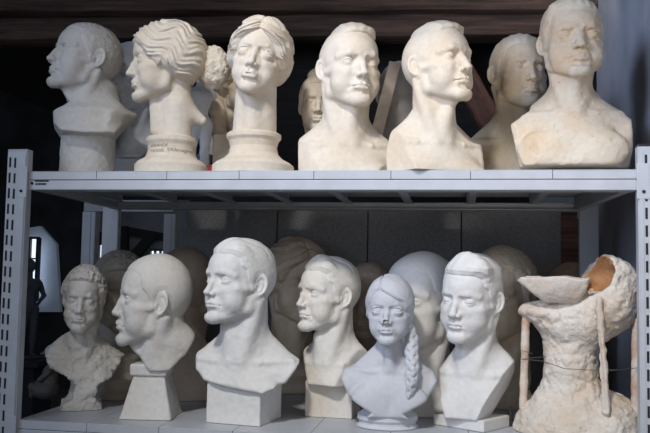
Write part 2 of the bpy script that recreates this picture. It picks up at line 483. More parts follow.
def obj(name, bm, mat, parent=None, smooth=False, loc=None):
    bmesh.ops.recalc_face_normals(bm, faces=bm.faces)
    me = bpy.data.meshes.new(name); bm.to_mesh(me); bm.free(); me.materials.append(mat)
    if smooth:
        for p in me.polygons: p.use_smooth = True
    o = bpy.data.objects.new(name, me); col.objects.link(o)
    if loc is not None: o.location = loc
    if parent: o.parent = parent
    return o
def boxes(name, items, mat, parent=None, bev=0.0):
    bm = bmesh.new()
    for it in items: bx(bm, it[0], it[1], it[2] if len(it) > 2 else None, bev)
    return obj(name, bm, mat, parent)
def struct(o):
    o['kind'] = 'structure'; return o

# ------------------------------------------------------------------ the steel shelving
SW, SD, ZT, ZB = 1.57, 0.65, 0.662, 0.612       # inner width, depth, upper shelf top / beam bottom
L, RR = -SW/2, SW/2
PW, PD = 0.054, 0.014
unit = tag(empty('steel_shelving', (0, SD/2, -0.75)), 'light grey steel shelving with slotted posts and two shelves of plaster busts', 'shelving')
def U(p): return (p[0], p[1]-SD/2, p[2]+0.75)
TOPZ = 0.715
def post(x0, x1, y0, y1, front, side):
    z0, z1 = -0.75, TOPZ
    bm = bmesh.new(); t = 0.004; cx, cy = (x0+x1)/2, (y0+y1)/2
    # open angle profile: front plate, side plate and a rolled inner lip
    fy = y0 if front else y1
    bx(bm, U((cx, fy, (z0+z1)/2)), (x1-x0, t, z1-z0))
    ox = x0 if side < 0 else x1
    ix = x1 if side < 0 else x0
    bx(bm, U((ox, cy, (z0+z1)/2)), (t, y1-y0, z1-z0)); bx(bm, U((ix, cy, (z0+z1)/2)), (t, y1-y0, z1-z0))
    bx(bm, U((cx, (y1 if front else y0), (z0+z1)/2)), (x1-x0, t, z1-z0))
    # shallow raised rib down the front plate
    bx(bm, U((cx-(x1-x0)*(-0.27 if side < 0 else 0.40), fy+(-0.002 if front else 0.002), (z0+z1)/2)), ((x1-x0)*(0.40 if side < 0 else 0.16), 0.004, z1-z0-0.01))
    nf = len(bm.faces)
    n = int((z1-z0)/0.042)
    for k in range(n):
        z = z1-0.032-k*0.042
        for s in ((0.10, 0.37) if side < 0 else (-0.20, 0.12)): bx(bm, U((cx+side*s*(x1-x0), fy+(-0.0022 if front else 0.0022), z+0.006*s)), (0.0055, 0.0015, 0.027))
    bm.faces.ensure_lookup_table()
    for fc in bm.faces[nf:]: fc.material_index = 1
    p = obj('post', bm, M_STEEL, unit); p.data.materials.append(M_DARK)
    b2 = bmesh.new(); bx(b2, U((cx, cy, z1+0.003)), (x1-x0+0.004, y1-y0+0.004, 0.006), None, 0.002)
    obj('end_cap', b2, M_CAP if side > 0 else M_STEEL, p)
    return p
post(L-PW, L, -0.012, PD, True, -1); post(RR, RR+PW, -0.012, PD, True, 1)
RS = 0.040      # the frame stands slightly racked
post(L-PW-0.022, L-0.022, SD-PD, SD+0.01, False, -1); post(RR-RS, RR+PW-RS, SD-PD, SD+0.01, False, 1)
NP = 8
for zt in (ZT, 0.0):
    zb = zt-(ZT-ZB)
    for y, nm in ((0.0, 'front_beam'), (SD-0.002, 'rear_beam')):
        s = -1 if y == 0 else 1; k0 = 0 if y == 0 else RS
        bm = bmesh.new()
        bx(bm, U((-k0, y-s*0.012, (zt-0.024+zb)/2)), (SW, 0.026, zt-0.024-zb), None, 0.002)
        bx(bm, U((-k0, y-s*0.03, zb+0.002)), (SW, 0.05, 0.003))
        b = obj(nm, bm, M_STEEL if y == 0 else M_STEEL_D, unit)
        for x, sx in ((L, -1), (RR, 1)):
            bm = bmesh.new()
            bx(bm, U((x-k0+sx*0.010, y+s*0.0145, zt-0.030)), (0.030, 0.004, 0.085), None, 0.0015)
            br = obj('bracket', bm, M_STEEL, b)
            bm = bmesh.new(); bmesh.ops.create_cone(bm, cap_ends=True, segments=12, radius1=0.004, radius2=0.004, depth=0.003, matrix=Matrix.Translation(U((x-k0+sx*0.010, y+s*0.0175, zt-0.055))) @ Matrix.Rotation(PI/2, 4, 'X'))
            obj('rivet', bm, M_DARK, br)
        if nm == 'front_beam' and zt > 0:
            # maker's mark at the left end: a dark dot, a bar and a line of tiny lettering below it
            bm = bmesh.new(); zz = zt-0.0285
            bmesh.ops.create_cone(bm, cap_ends=True, segments=10, radius1=0.0042, radius2=0.0042, depth=0.001, matrix=Matrix.Translation(U((L+0.012, -0.0016, zz-0.004))) @ Matrix.Rotation(PI/2, 4, 'X'))
            bx(bm, U((L+0.040, -0.0016, zz+0.002)), (0.040, 0.001, 0.0032))
            for k in range(9): bx(bm, U((L+0.0235+k*0.0036, -0.0016, zz-0.006)), (0.0024, 0.001, 0.0046 if k % 3 else 0.0060))
            obj('maker_mark', bm, M_DARK, b)
    for x, sx in ((L+0.012, -1), (RR-0.012, 1)):
        bm = bmesh.new(); bx(bm, U((x-RS/2, SD/2, (zt-0.004+zb)/2)), (0.022, SD-0.06, zt-0.006-zb), Matrix.Rotation(math.atan(RS/SD), 3, 'Z'), 0.002)
        obj('side_beam', bm, M_STEEL_D, unit)
    pw = SW/NP
    for k in range(NP):
        bm = bmesh.new(); x = L+pw*(k+0.5)
        bx(bm, U((x, SD/2, zt-0.0015)), (pw-0.0012, SD+0.004, 0.003), None, 0.0008)
        bx(bm, U((x, -0.0005, zt-0.0115)), (pw-0.0012, 0.003, 0.022), None, 0.0008)
        for e in (-1, 1): bx(bm, U((x+e*(pw/2-0.002), SD/2, zt-0.016)), (0.002, SD-0.07, 0.027))
        bx(bm, U((x-pw/2+0.012, SD/2, zt-0.028)), (0.022, SD-0.07, 0.002))
        obj('shelf_panel', bm, M_STEEL, unit)

# ------------------------------------------------------------------ the room around it
def wallbox(name, lo, hi, mat):
    c = [(a+b)/2 for a, b in zip(lo, hi)]; s = [b-a for a, b in zip(lo, hi)]
    bm = bmesh.new(); bx(bm, (0, 0, 0), s)
    return struct(obj(name, bm, mat, None, False, c))
wallbox('floor', (-6, -4.5, -0.85), (1.2, 6.2, -0.75), M_FLOOR)
wallbox('wall_right', (0.875, -1.2, -0.75), (0.98, 1.10, 2.3), M_WALLR)
wallbox('wall_back', (-5.9, 5.4, -0.75), (1.1, 5.5, 3.6), M_DARKWALL)
wallbox('wall_left', (-6.0, -1.5, -0.75), (-5.9, 5.5, 3.6), M_DARKWALL)
wb = wallbox('wall_corner', (0.46, 1.25, -0.75), (0.98, 1.33, 0.66), M_WOODR)
# dark boarded ceiling over the shelving; its unseen front edge is shaped to shade the heads
bm = bmesh.new()
CE = [(-3.0, -0.5), (-0.5, -0.58), (-0.05, -0.75), (0.37, -1.08), (1.6, -1.5)]
def slabpoly(bm, pts, z0, z1):
    a = [bm.verts.new((x, y, z0)) for x, y in pts]; b = [bm.verts.new((x, y, z1)) for x, y in pts]
    n = len(pts)
    bm.faces.new(a); bm.faces.new(b[::-1])
    for i in range(n): bm.faces.new((a[i], a[(i+1) % n], b[(i+1) % n], b[i]))
slabpoly(bm, CE+[(1.6, 6.0), (-3.0, 6.0)], 1.72, 1.80)
struct(obj('ceiling', bm, M_WOODD))
def timber(name, a, b, w, h, mat, roll=0.0):
    a, b = Vector(a), Vector(b); d = b-a; bm = bmesh.new()
    n = 24
    random.seed(len(name)+int(w*1000))
    y = d.normalized(); zax = Vector((0, 0, 1)) if abs(y.z) < .85 else Vector((0, 1, 0))
    xx = y.cross(zax).normalized(); zz = xx.cross(y)
    M = Matrix((y, xx, zz)).transposed()
    rings = []
    for i in range(n+1):
        t = i/n-0.5; ring = []
        for s, u in ((-1, -1), (-.92, -1), (.92, -1), (1, -.9), (1, .9), (.92, 1), (-.92, 1), (-1, .9)):
            ring.append(bm.verts.new((t*d.length, s*w/2+random.uniform(-1, 1)*w*.02, u*h/2+random.uniform(-1, 1)*h*.035)))
        rings.append(ring)
    for i in range(n):
        for k in range(8): bm.faces.new((rings[i][k], rings[i][(k+1) % 8], rings[i+1][(k+1) % 8], rings[i+1][k]))
    bm.faces.new(rings[0][::-1]); bm.faces.new(rings[-1])
    o = obj(name, bm, mat, None, True)
    mw = M.to_4x4(); mw.translation = (a+b)/2; o.matrix_world = mw
    return struct(o)
YB = 1.14
timber('trim_1', at(-40, 8, YB), at(640, 6, YB), 0.16, 0.078, M_WOOD)
timber('trim_2', at(-40, 34, YB+.03), at(640, 26, YB+.03), 0.12, 0.092, M_WOOD)
timber('trim_3', at(448, 48, 1.25), at(515, 168, 1.2), 0.09, 0.125, M_WOODR)
wallbox('trim_4', (-1.2, 1.42, 0.80), (1.0, 1.5, 1.72), M_WOODD)
# grey sheet-metal panels standing behind the shelving
pan = struct(empty('partition_back', (0, 0.80, -0.75)))
for k, (a, b) in enumerate(((186, 275.5), (276.5, 366.5), (367.5, 460.5), (461.5, 561))):
    x0, x1 = at(a, 300, 0.80).x, at(b, 300, 0.80).x
    bm = bmesh.new(); bx(bm, ((x0+x1)/2, 0, 0.69), (x1-x0, 0.02, 1.38), None, 0.003)
    obj('panel', bm, M_SHEET, pan)
# the far end of the barn, seen under the left of the upper shelf
YF = 5.0
def farquad(name, pts, mat, Y=YF, th=0.05):
    bm = bmesh.new(); P = [at(x, y, Y) for x, y in pts]
    a = [bm.verts.new(p) for p in P]; b = [bm.verts.new(p+Vector((0, th, 0))) for p in P]; n = len(P)
    bm.faces.new(a); bm.faces.new(b[::-1])
    for i in range(n): bm.faces.new((a[i], a[(i+1) % n], b[(i+1) % n], b[i]))
    return struct(obj(name, bm, mat))
farquad('wall_far', [(84, 200), (190, 200), (190, 330), (84, 330)], M_GREYWALL, 5.3)
farquad('trim_5', [(112, 224), (175, 235), (175, 243), (112, 233)], M_WOODD, 5.2)
farquad('trim_6', [(115, 226), (127, 226), (127, 330), (115, 330)], M_WOODD, 5.15)
farquad('trim_7', [(122, 262), (149, 231), (157, 235), (128, 270)], M_WOODD, 5.1)
farquad('trim_8', [(92, 232), (116, 232), (116, 244), (92, 252)], M_WOODD, 5.1)
M_PALE = simple('pale_glow_reveal', (0.42, 0.47, 0.56), 0.9, 0, 0.1, 4, 0, ((0.5, 0.6, 0.75), 0.05))  # pale wall reveal, given a faint glow that stands in for daylight
M_GLASS = simple('bright_pane', (0.7, 0.8, 0.9), 0.3, 0, 0.02, 3, 0, ((0.78, 0.88, 1.0), 1.2))
M_WFRAME = simple('window_wood', (0.035, 0.04, 0.05), 0.6)
def window(name, x0, y0, x1, y1, nx, ny, Y):
    p0, p1 = at(x0, y1, Y), at(x1, y0, Y)
    w = struct(empty(name, ((p0.x+p1.x)/2, Y, p0.z)))
    W_, H_ = p1.x-p0.x, p1.z-p0.z
    bm = bmesh.new(); bx(bm, (0, 0.02, H_/2), (W_, 0.01, H_)); obj('pane', bm, M_GLASS, w)
    it = [((-W_/2, 0, H_/2), (0.022, 0.06, H_)), ((W_/2, 0, H_/2), (0.022, 0.06, H_)), ((0, 0, 0), (W_, 0.06, 0.022)), ((0, 0, H_), (W_, 0.06, 0.022))]
    for i in range(1, nx): it.append(((-W_/2+W_*i/nx, 0, H_/2), (0.014, 0.04, H_)))
    for i in range(1, ny): it.append(((0, 0, H_*i/ny), (W_, 0.04, 0.014)))
    boxes('window_frame', it, M_WFRAME, w)
farquad('wall_reveal', [(16, 230), (40, 226), (56, 244), (60, 312), (16, 312)], M_PALE, 5.28)
window('window_1', 20, 238, 39, 300, 2, 3, 5.15)
window('window_2', 97.5, 244, 104.5, 282, 1, 2, 5.05)
window('window_3', 150, 250, 166, 256, 3, 1, 5.05)
# another shelving unit behind, at the left
un2 = tag(empty('steel_shelving', (-0.9, 0.95, -0.75)), 'second grey shelving frame standing behind the left end of the front one', 'shelving')
def back_post(px0, px1, Y, z1):
    a, b = at(px0, 280, Y).x, at(px1, 280, Y).x; w = b-a
    bm = bmesh.new(); c = (a+b)/2+0.9
    bx(bm, (c, Y-0.95, (z1+0.75)/2), (w, 0.004, z1+0.75)); bx(bm, (c-w/2, Y-0.95+0.02, (z1+0.75)/2), (0.004, 0.04, z1+0.75)); bx(bm, (c+w/2, Y-0.95+0.02, (z1+0.75)/2), (0.004, 0.04, z1+0.75))
    bx(bm, (c+w*0.1, Y-0.953, (z1+0.75)/2), (w*0.2, 0.005, z1+0.75))
    obj('post', bm, M_STEEL, un2)
back_post(80.5, 92.5, 0.86, 0.62); back_post(162.5, 173, 0.95, 0.62)
a, b = at(80, 203, 0.9), at(175, 203, 0.95)
boxes('beam', [(((a.x+b.x)/2+0.9, 0.0, 0.66+0.75-0.01), (b.x-a.x, 0.03, 0.045))], M_STEEL_D, un2)

# ------------------------------------------------------------------ hair fields (head frame)
def hair_short(t=0.32, amp=0.14, freq=1.1, pts=HAIR_SHORT, seed=3):
    def fn(H, b, s): return hair_cap(H, b, s, t+amp*fbm(H, freq, seed, 3), pts, 0.25)
    return fn
POLY_PART = [(14, 18.4), (7.0, 18.3), (5.2, 17.4), (4.9, 15.4), (3.4, 14.6), (2.9, 12.8), (2.2, 10.0), (1.4, 9.0), (0.7, 9.2), (0.5, 12.4), (-0.2, 13.8),
             (-2.0, 14.0), (-3.4, 12.4), (-3.6, 9.2), (-4.4, 6.0), (-5.5, 4.4), (-14, 4.0), (-14, 26), (14, 26)]
def hair_part(side=1, vol=1.0, quiff=1.2, groove=0.0):
    """combed over from a side parting, fuller at the front"""
    def fn(H, b, s):
        x, f, z = H[:, 0]*side, H[:, 1], H[:, 2]
        top = np.clip((z-16.5)/4, 0, 1)
        t = 0.22+0.45*vol*top+quiff*0.8*top*np.exp(-((f-5.5)/2.8)**2)*np.clip((x+5.5)/5, 0, 1)
        t = t+0.10*np.sin(2.4*(f*0.5+x)+1.5*noise(H, 0.4, 5))*top+0.05*fbm(H, 0.9, 9, 2)
        t = t-groove*np.exp(-((x+4.2)/0.35)**2)*top
        return hair_cap(H, b, s, t, POLY_PART, 0.3)
    return fn
def hair_crest(x0=0.3):
    """close-cropped sides with a raised tuft over the forehead"""
    pts = [(14, 19.4), (7.6, 19.4), (6.4, 18.9), (5.6, 18.4), (2, 19.2), (-3, 20.6), (-6, 21.0), (-9, 24), (-9, 28), (14, 28)]
    def fn(H, b, s):
        x, f, z = H[:, 0], H[:, 1], H[:, 2]
        win = np.clip((5.4-np.abs(x-x0))/1.6, 0, 1); win = win*win*(3-2*win)
        t = 0.25+(1.05+0.10*(x-x0))*win*np.clip((f+7)/8, 0, 1)+0.07*np.sin(2.3*x+0.8*f+1.2*noise(H, 0.5, 2))*win+0.10*fbm(H, 0.9, 4, 2)
        return smax(hair_cap(H, b, s, t, pts, 0.3), np.abs(x-x0)-5.2-0.0*z, 1.2)
    return fn
def hair_curly(t=0.9, amp=0.75, pts=HAIR_SHORT, freq=0.55):
    def fn(H, b, s):
        n = np.abs(noise(H, freq, 11))+0.5*np.abs(noise(H, freq*2.1, 12))
        sw = np.sin(5.5*n+0.5*H[:, 2])
        return hair_cap(H, b, s, t+amp*(0.5-n)+0.12*sw, pts, 0.4)
    return fn
POLY_VENUS = [(14, 18.3), (7.9, 18.2), (6.6, 16.9), (5.2, 15.0), (4.2, 12.9), (3.2, 10.6), (1.4, 8.8), (-1.0, 7.2), (-3, 5.6), (-5, 4.6), (-14, 4.2), (-14, 27), (14, 27)]
def part_lift(H, x0=0.0, k=0.75):
    """the hair line falls away on both sides of the parting"""
    x = np.abs(H[:, 0]-x0)
    return k*np.maximum(x-0.3, 0)*np.clip((H[:, 1]-2)/4, 0, 1)
def hair_wavy(mode='side', t=1.1, amp=0.34, x0=0.0):
    def fn(H, b, s):
        x, f, z = np.abs(H[:, 0]-x0), H[:, 1], H[:, 2]
        lift = part_lift(H, x0)
        m = -hair_line(H, POLY_VENUS, lift)
        mc = 3.2-smin(np.maximum(3.2-m, 0), 9+0*m, 1.0)
        if mode == 'side': q = 0.80*(z*1.0-0.40*f)+0.30*mc+1.1*np.sin(0.6*f+0.3*z)
        else: q = 1.3*mc+0.5*(z-0.5*f)+0.55*np.sin(0.9*z+0.4*f)
        q = q+0.9*noise(H, 0.22, 21)
        gr = np.abs(np.sin(1.0*q))-0.5+0.42*np.sin(4.2*q)
        th = t+0.6*np.clip((x-3)/4, 0, 1)*np.clip((17-z)/6, 0, 1)+amp*gr+0.06*fbm(H, 1.0, 8, 2)
        th = th-0.3*np.exp(-(x/0.35)**2)*(z > 15)-0.35*np.exp(-(x/2.2)**2)*np.clip((z-17)/4, 0, 1)
        return hair_cap(H, b, s, th, POLY_VENUS, 0.5, lift)
    return fn

# ------------------------------------------------------------------ busts
BUSTS = []
class Ctx: pass
def bust(name, label, cat, group, Y, cx, top, chin, head_yaw, mat, tyaw=0.0, pitch=0, roll=0, o=None, hair=None, shape=None, base=None, extra=None,
         shelf=0.0, h=0.22, mats=None, hx=0, hf=0, hz=0, ts=1.0, tor=True, rough=0.05, ht=None, narrow=1.0, deep=1.0, names=None, box_=(19, 16, 18, 8), ks=2.2, slant=0):
    s = Ctx(); s.__dict__.update(locals()); s.o = o or {}
    rel = math.degrees(math.atan2(CAM.x-at(cx, 200, Y).x, Y-CAM.y))
    s.heading = tyaw+rel
    s.pose = Pose(head_yaw-tyaw, pitch, roll, hx, hf, hz)
    # size from the crown and chin in the photograph
    ht_ = ht if ht is not None else (0.45 if hair else 0.0); mpp = 0; sc = 0.01; Rz = Matrix.Rotation(R(s.heading), 3, 'Z')
    loc = Vector((at(cx, 200, Y).x, Y, 0))
    cen = s.pose((0, -0.6, 11.5)); ctop = s.pose((0, -0.6, 23.0)); cch = s.pose((0, 7.0, 0.3))
    for it in range(6):
        cw = Rz @ Vector((cen[0], -cen[1], cen[2]))*sc
        yy = Y+cw.y; mpp = depth((at(cx, (top+chin)/2, yy)))/FPX
        H_ = max(ctop[2]-cch[2], 18)+ht_
        sc = (chin-top)*mpp/H_
        tgt = at(cx, top, yy)
        zo = tgt.z-max(ctop[2], s.pose((0, -4, 22.6))[2], s.pose((0, 3, 22.2))[2], -99)*sc-ht_*sc
        loc = Vector((tgt.x-cw.x, Y, zo))
    s.sc = sc; s.mpp = depth(loc)/FPX; s.zo = loc.z
    s.zb = (shelf-loc.z)/sc; s.loc = loc
    def zpx(py, s=s): return (at(cx, py, s.Y).z-s.zo)/s.sc
    def wpx(n, s=s): return n*s.mpp/s.sc
    s.zpx, s.wpx = zpx, wpx
    s.xpx = lambda px, s=s: (at(px, 200, s.Y).x-s.loc.x)/s.sc
    BUSTS.append(s); return s
def bust_field(s):
    def field(P):
        H = s.pose.inv(P)
        if s.narrow*s.deep != 1: H = H/V3(s.narrow, s.deep, 1)
        hm = ln(H-V3(0, 0, 11)) < 20
        d = np.full(len(P), 50, F); hd = np.full(len(P), 50, F)
        far = ln(H-V3(0, 0, 11))-14
        d[~hm] = far[~hm]; hd[~hm] = far[~hm]+2
        if hm.any():
            hh, bald, sk = head(H[hm], s.o); d[hm] = hh
            if s.hair: hd[hm] = s.hair(H[hm], bald, sk)
        n = neck(P, s.pose, s.o)
        bd = n
        if s.tor: bd = smin(bd, torso(P/s.ts, s.o)*s.ts, s.ks)
        if s.shape: bd = s.shape(P, bd, s)
        d = smin(d, bd, 1.3)
        if s.rough: d = d+s.rough*fbm(P, 0.45, 31, 3)
        parts = [d]
        if s.hair: parts.append(hd)
        else: parts.append(np.full(len(P), 50, F))
        if s.base: parts.append(s.base(P, s)+s.rough*0.6*fbm(P, 0.5, 37, 2))
        if s.extra: parts.append(s.extra(P, H, s))
        A_ = np.stack(parts); lab = np.argmin(A_, 0)
        r = parts[0]
        for p in parts[1:]: r = smin(r, p, 0.16)
        if s.slant: r = smax(r, s.zb-P[:, 2]+0.0, 0.1)
        else: r = smax(r, s.zb-P[:, 2], 0.15)
        return r.astype(F), lab
    return field
def sculpt(s):
    bxl, bfb, bff, up_ = s.box_
    top = s.pose((0, 0, 23))[2]+4
    return surface(bust_field(s), (-bxl, -bfb, s.zb-1), (bxl, bff, top), s.h)
def finish(s, res):
    v, q, n, lab = res
    root = empty(s.name, (s.loc.x, s.loc.y, s.shelf+0.0008), R(s.heading))
    tag(root, s.label, s.cat, s.group)
    nm = s.names or ['figure', 'hair', 'base', 'braid']
    mt = s.mats or [s.mat]*4
    split_mesh(root, v, q, n, lab, nm, mt, s.sc, (0, 0, s.zb))
    s.root = root
    return root

# ---- plaster colours
P_CREAM = plaster('cream_plaster', (0.74, 0.67, 0.57), (0.67, 0.53, 0.37), 0.45, 1, pits=0.12)
P_CREAM2 = plaster('warm_cream_plaster', (0.73, 0.655, 0.54), (0.70, 0.53, 0.35), 0.5, 4, pits=0.2)
P_CREAM3 = plaster('pitted_cream_plaster', (0.70, 0.62, 0.50), (0.66, 0.46, 0.26), 0.6, 9, pits=0.35, bumpy=0.5)
P_PALE = plaster('pale_plaster', (0.70, 0.68, 0.65), (0.62, 0.55, 0.45), 0.35, 2, bumpy=0.5)
P_WHITE = plaster('white_plaster', (0.74, 0.73, 0.71), (0.68, 0.66, 0.62), 0.25, 3, grime=(0.5, 0.47, 0.44), bumpy=0.25)
P_BLUE = plaster('cool_white_plaster', (0.74, 0.78, 0.86), (0.70, 0.74, 0.82), 0.3, 5, grime=(0.45, 0.45, 0.48))
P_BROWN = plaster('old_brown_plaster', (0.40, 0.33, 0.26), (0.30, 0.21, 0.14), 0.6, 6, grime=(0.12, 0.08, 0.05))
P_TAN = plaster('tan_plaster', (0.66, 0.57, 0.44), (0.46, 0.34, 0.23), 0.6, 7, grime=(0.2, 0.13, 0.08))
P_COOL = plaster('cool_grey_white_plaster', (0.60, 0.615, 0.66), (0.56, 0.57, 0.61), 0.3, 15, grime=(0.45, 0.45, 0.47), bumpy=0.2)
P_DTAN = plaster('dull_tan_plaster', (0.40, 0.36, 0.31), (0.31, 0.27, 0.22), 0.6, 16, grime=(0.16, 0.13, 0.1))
P_OFFW = plaster('off_white_plaster', (0.73, 0.70, 0.645), (0.70, 0.58, 0.42), 0.35, 8, grime=(0.55, 0.36, 0.22))
P_GREY = plaster('grey_plaster', (0.62, 0.59, 0.55), (0.36, 0.33, 0.30), 0.5, 10)

G_UP, G_LO = 'plaster busts on the upper shelf', 'plaster busts on the lower shelf'
G_UPB, G_LOB = 'busts at the back of the upper shelf', 'busts at the back of the lower shelf'
def axx(P): return np.abs(P[:, 0])
def spool(prof_px, s, P, c=(0, -2.5)):
    """turned base: (radius px, y px) from the bottom up"""
    return lathe(P, (c[0], c[1], 0), [(s.wpx(r), max(s.zpx(y), s.zb) if i else s.zb-0.5) for i, (r, y) in enumerate(prof_px)])
UZ = ZT

# ---- cutting helpers: the lower outline of a bust, and flat saw cuts
def pxroot(s):
    d = s.loc-CAM; z = d.dot(fw)
    return 325+FPX*d.dot(rt2)/z
def view(P, s, yaw=None):
    t = R(s.tyaw if yaw is None else yaw)
    return P[:, 0]*math.cos(t)+P[:, 1]*math.sin(t), -P[:, 0]*math.sin(t)+P[:, 1]*math.cos(t)
def outline(P, d, s, pts, k=1.0):
    xv, fv = view(P, s); r0 = pxroot(s)
    q = [(s.wpx(x-r0), s.zpx(y)) for x, y in pts]
    return smax(d, poly2(xv, P[:, 2], q), k)
def cut(P, d, n, c, k=0.4): return smax(d, plane(P, n, c), k)
def vplane(P, s, n, c, yaw=None):
    """plane given in view axes: x right, f towards the viewer, z up"""
    xv, fv = view(P, s, yaw)
    q = np.stack([xv, fv, P[:, 2]], 1); return plane(q, n, c)
def vcap(P, s, a, b, ra, rb, f=0):
    xv, fv = view(P, s); r0 = pxroot(s)
    q = np.stack([xv, fv, P[:, 2]], 1)
    return cap(q, (s.wpx(a[0]-r0), f, s.zpx(a[1])), (s.wpx(b[0]-r0), f, s.zpx(b[1])), s.wpx(ra), s.wpx(rb))
def vell(P, s, c, r, f=0):
    xv, fv = view(P, s); r0 = pxroot(s)
    return ell(np.stack([xv, fv, P[:, 2]], 1), (s.wpx(c[0]-r0), f, s.zpx(c[1])), tuple(s.wpx(v) for v in r))
def block(P, s, x0, x1, y0, y1=None, yaw=0, depth_=None, f=-2.0, rnd=0.4, taper=0.0):
    """squared block between two pixel columns, from pixel row y0 down to y1 (or the shelf)"""
    xv, fv = view(P, s); r0 = pxroot(s); cx_ = s.wpx((x0+x1)/2-r0); t = R(yaw)
    zt = s.zpx(y0); zb = s.zb-0.4 if y1 is None else s.zpx(y1)
    dx, df = xv-cx_, fv-f
    a = dx*math.cos(t)+df*math.sin(t); b = -dx*math.sin(t)+df*math.cos(t)
    hw = s.wpx((x1-x0)/2)/(abs(math.cos(t))+0.75*abs(math.sin(t)) if yaw else 1)
    hd = depth_ if depth_ else hw
    k = 1+taper*np.clip((zt-P[:, 2])/max(zt-zb, .1), 0, 1.2)
    return box(np.stack([a/k, b/k, P[:, 2]], 1), (0, 0, (zt+zb)/2), (hw, hd, (zt-zb)/2), rnd)
def turned(P, s, cxp, prof, f=-2.0, k=1.0):
    xv, fv = view(P, s); r0 = pxroot(s)
    q = np.stack([xv-s.wpx(cxp-r0), (fv-f)/k, P[:, 2]], 1)
    pr = [(s.wpx(r), s.zpx(y) if y else s.zb-0.5) for r, y in prof]
    return lathe(q, (0, 0, 0), pr)

# ================= upper shelf, front row
bust('plaster_bust', 'cool white bust of a short-haired man in profile, chin raised, on a rough round plinth', 'bust', G_UP, 0.16, 90, 23.5, 93, -70, P_PALE,
     tyaw=-48, pitch=13, hz=-3.0, o=dict(folds=.3, lip=1.1, hump=.05), hair=hair_short(.22, .12, .9), shelf=UZ, rough=.10,
     shape=lambda P, d, s: outline(P, smin(smax(d, np.sqrt((P[:, 0]/12.5)**2+((P[:, 1]+0.5)/13.0)**2)*11-11, .8), smin(cap(P, (0, -3.5, 6), (0, -3.5, -6), 5.5, 14.0), smin(vcap(P, s, (100, 92), (102, 112), 17, 19, -2), vell(P, s, (96, 115), (43, 38, 11), -2), 4), 3), 2.0), s, [(64, 137), (56, 127), (54, 114), (70, 105), (60, 92), (60, 40), (128, 40), (122, 96), (138, 112), (120, 128), (113, 137), (85, 139)], .6),
     base=lambda P, s: turned(P, s, 89, [(27, 0), (26.5, 150), (26, 134)], f=-1)-0.12*noise(P, .8, 3), names=['figure', 'hair', 'plinth'])
venus = bust('plaster_bust', 'cream bust of a woman in left profile, hair bun, turned base with pencilled writing', 'bust', G_UP, 0.10, 171, 20, 105, -86, P_CREAM,
     tyaw=-86, pitch=0, o=dict(fem=1, full=1, folds=0, ears=0, nose=1.05, brow=.8, hump=.12, lip=1.1, scm=0, neckr=.88), hair=hair_wavy('side', 1.15, .36), ht=1.3, shelf=UZ, tor=False, hf=-0.5,
     shape=lambda P, d, s: smax(smin(d, vcap(P, s, (178, 106), (201, 119), 13, 5, 0), 2.2), s.zpx(139)-P[:, 2], .4),
     base=lambda P, s: turned(P, s, 172, [(36, 0), (36, 166), (33, 162), (26, 158), (23.5, 151), (23.5, 146), (25.5, 142), (25, 138), (23, 137)], f=-1.5),
     extra=lambda P, H, s: ell(H, (0, -12.8, 11.6), (4.6, 5.0, 6.2))-0.35*fbm(H, .6, 5, 3), names=['figure', 'hair', 'base', 'hair_bun'], box_=(17, 20, 16, 8))
bust('plaster_bust', 'cream bust of a woman facing front with centre-parted wavy hair, on a turned base', 'bust', G_UP, 0.10, 261, 19.5, 100, -9, P_CREAM,
     tyaw=-4, roll=11, pitch=2, o=dict(fem=1, full=1, folds=0, ears=0, nose=1.0, brow=.9, lip=1.7, lipw=.82, aper=.75, eyesz=1.25, crease=1, hump=.05, scm=0, neckr=1.2), hair=hair_wavy('front', 1.5, .55), ht=1.1, shelf=UZ, tor=False, narrow=.97,
     shape=lambda P, d, s: smax(d, s.zpx(134)-P[:, 2], .3),
     base=lambda P, s: turned(P, s, 254, [(41, 0), (41, 166), (37, 162.5), (30, 159), (25, 154), (23.5, 147), (25, 141), (27.5, 138), (27.5, 134), (25, 132.5)], f=-2), names=['figure', 'hair', 'base'], box_=(17, 16, 16, 8))
def tors(s, P, d, lines, facets=(), k=0.8):
    d = outline(P, d, s, lines, k)
    for n, c in facets: d = smax(d, vplane(P, s, n, c), .35)
    return d
bust('plaster_bust', 'cream bust of a frowning man with a raised hair tuft, by the topknot head', 'bust', G_UP, 0.16, 349, 25, 113, 22, P_CREAM,
     tyaw=4, pitch=2, roll=0, o=dict(folds=.7, cheek=1.1, full=.3, neckr=1.07, frown=.6, aper=.45, brow=1.1, lipw=1.05), ht=.9, hair=hair_crest(0.6), shelf=UZ,
     shape=lambda P, d, s: tors(s, P, d, [(300, 200), (297, 133), (320, 118), (320, 60), (375, 60), (378, 128), (394, 140), (397, 200)], [((-.75, .66, .1), (s.wpx(-40), 1.0, 0)), ((.8, .6, 0), (s.wpx(40), 3.0, 0)), ((0, -1, 0), (0, -8, 0))]), ts=1.0, names=['figure', 'hair'])
bust('plaster_bust', 'warm cream bust of a man turned far right, chin lifted, on the upper shelf', 'bust', G_UP, 0.075, 436, 23.5, 107, 47, P_CREAM2,
     tyaw=24, pitch=9, o=dict(eyes='closed', folds=.3, brow=1.25, full=.6), ht=.9, hair=hair_crest(0.0), shelf=UZ,
     shape=lambda P, d, s: tors(s, P, d, [(389, 200), (386, 150), (392, 128), (412, 108), (410, 50), (480, 50), (468, 118), (482, 140), (488, 200)], [((-.70, .70, .12), (s.wpx(-38), 2.8, 0)), ((-.7, -.7, 0), (s.wpx(-46), -1, 0)), ((0, -1, 0), (0, -7.5, 0))]), names=['figure', 'hair'])
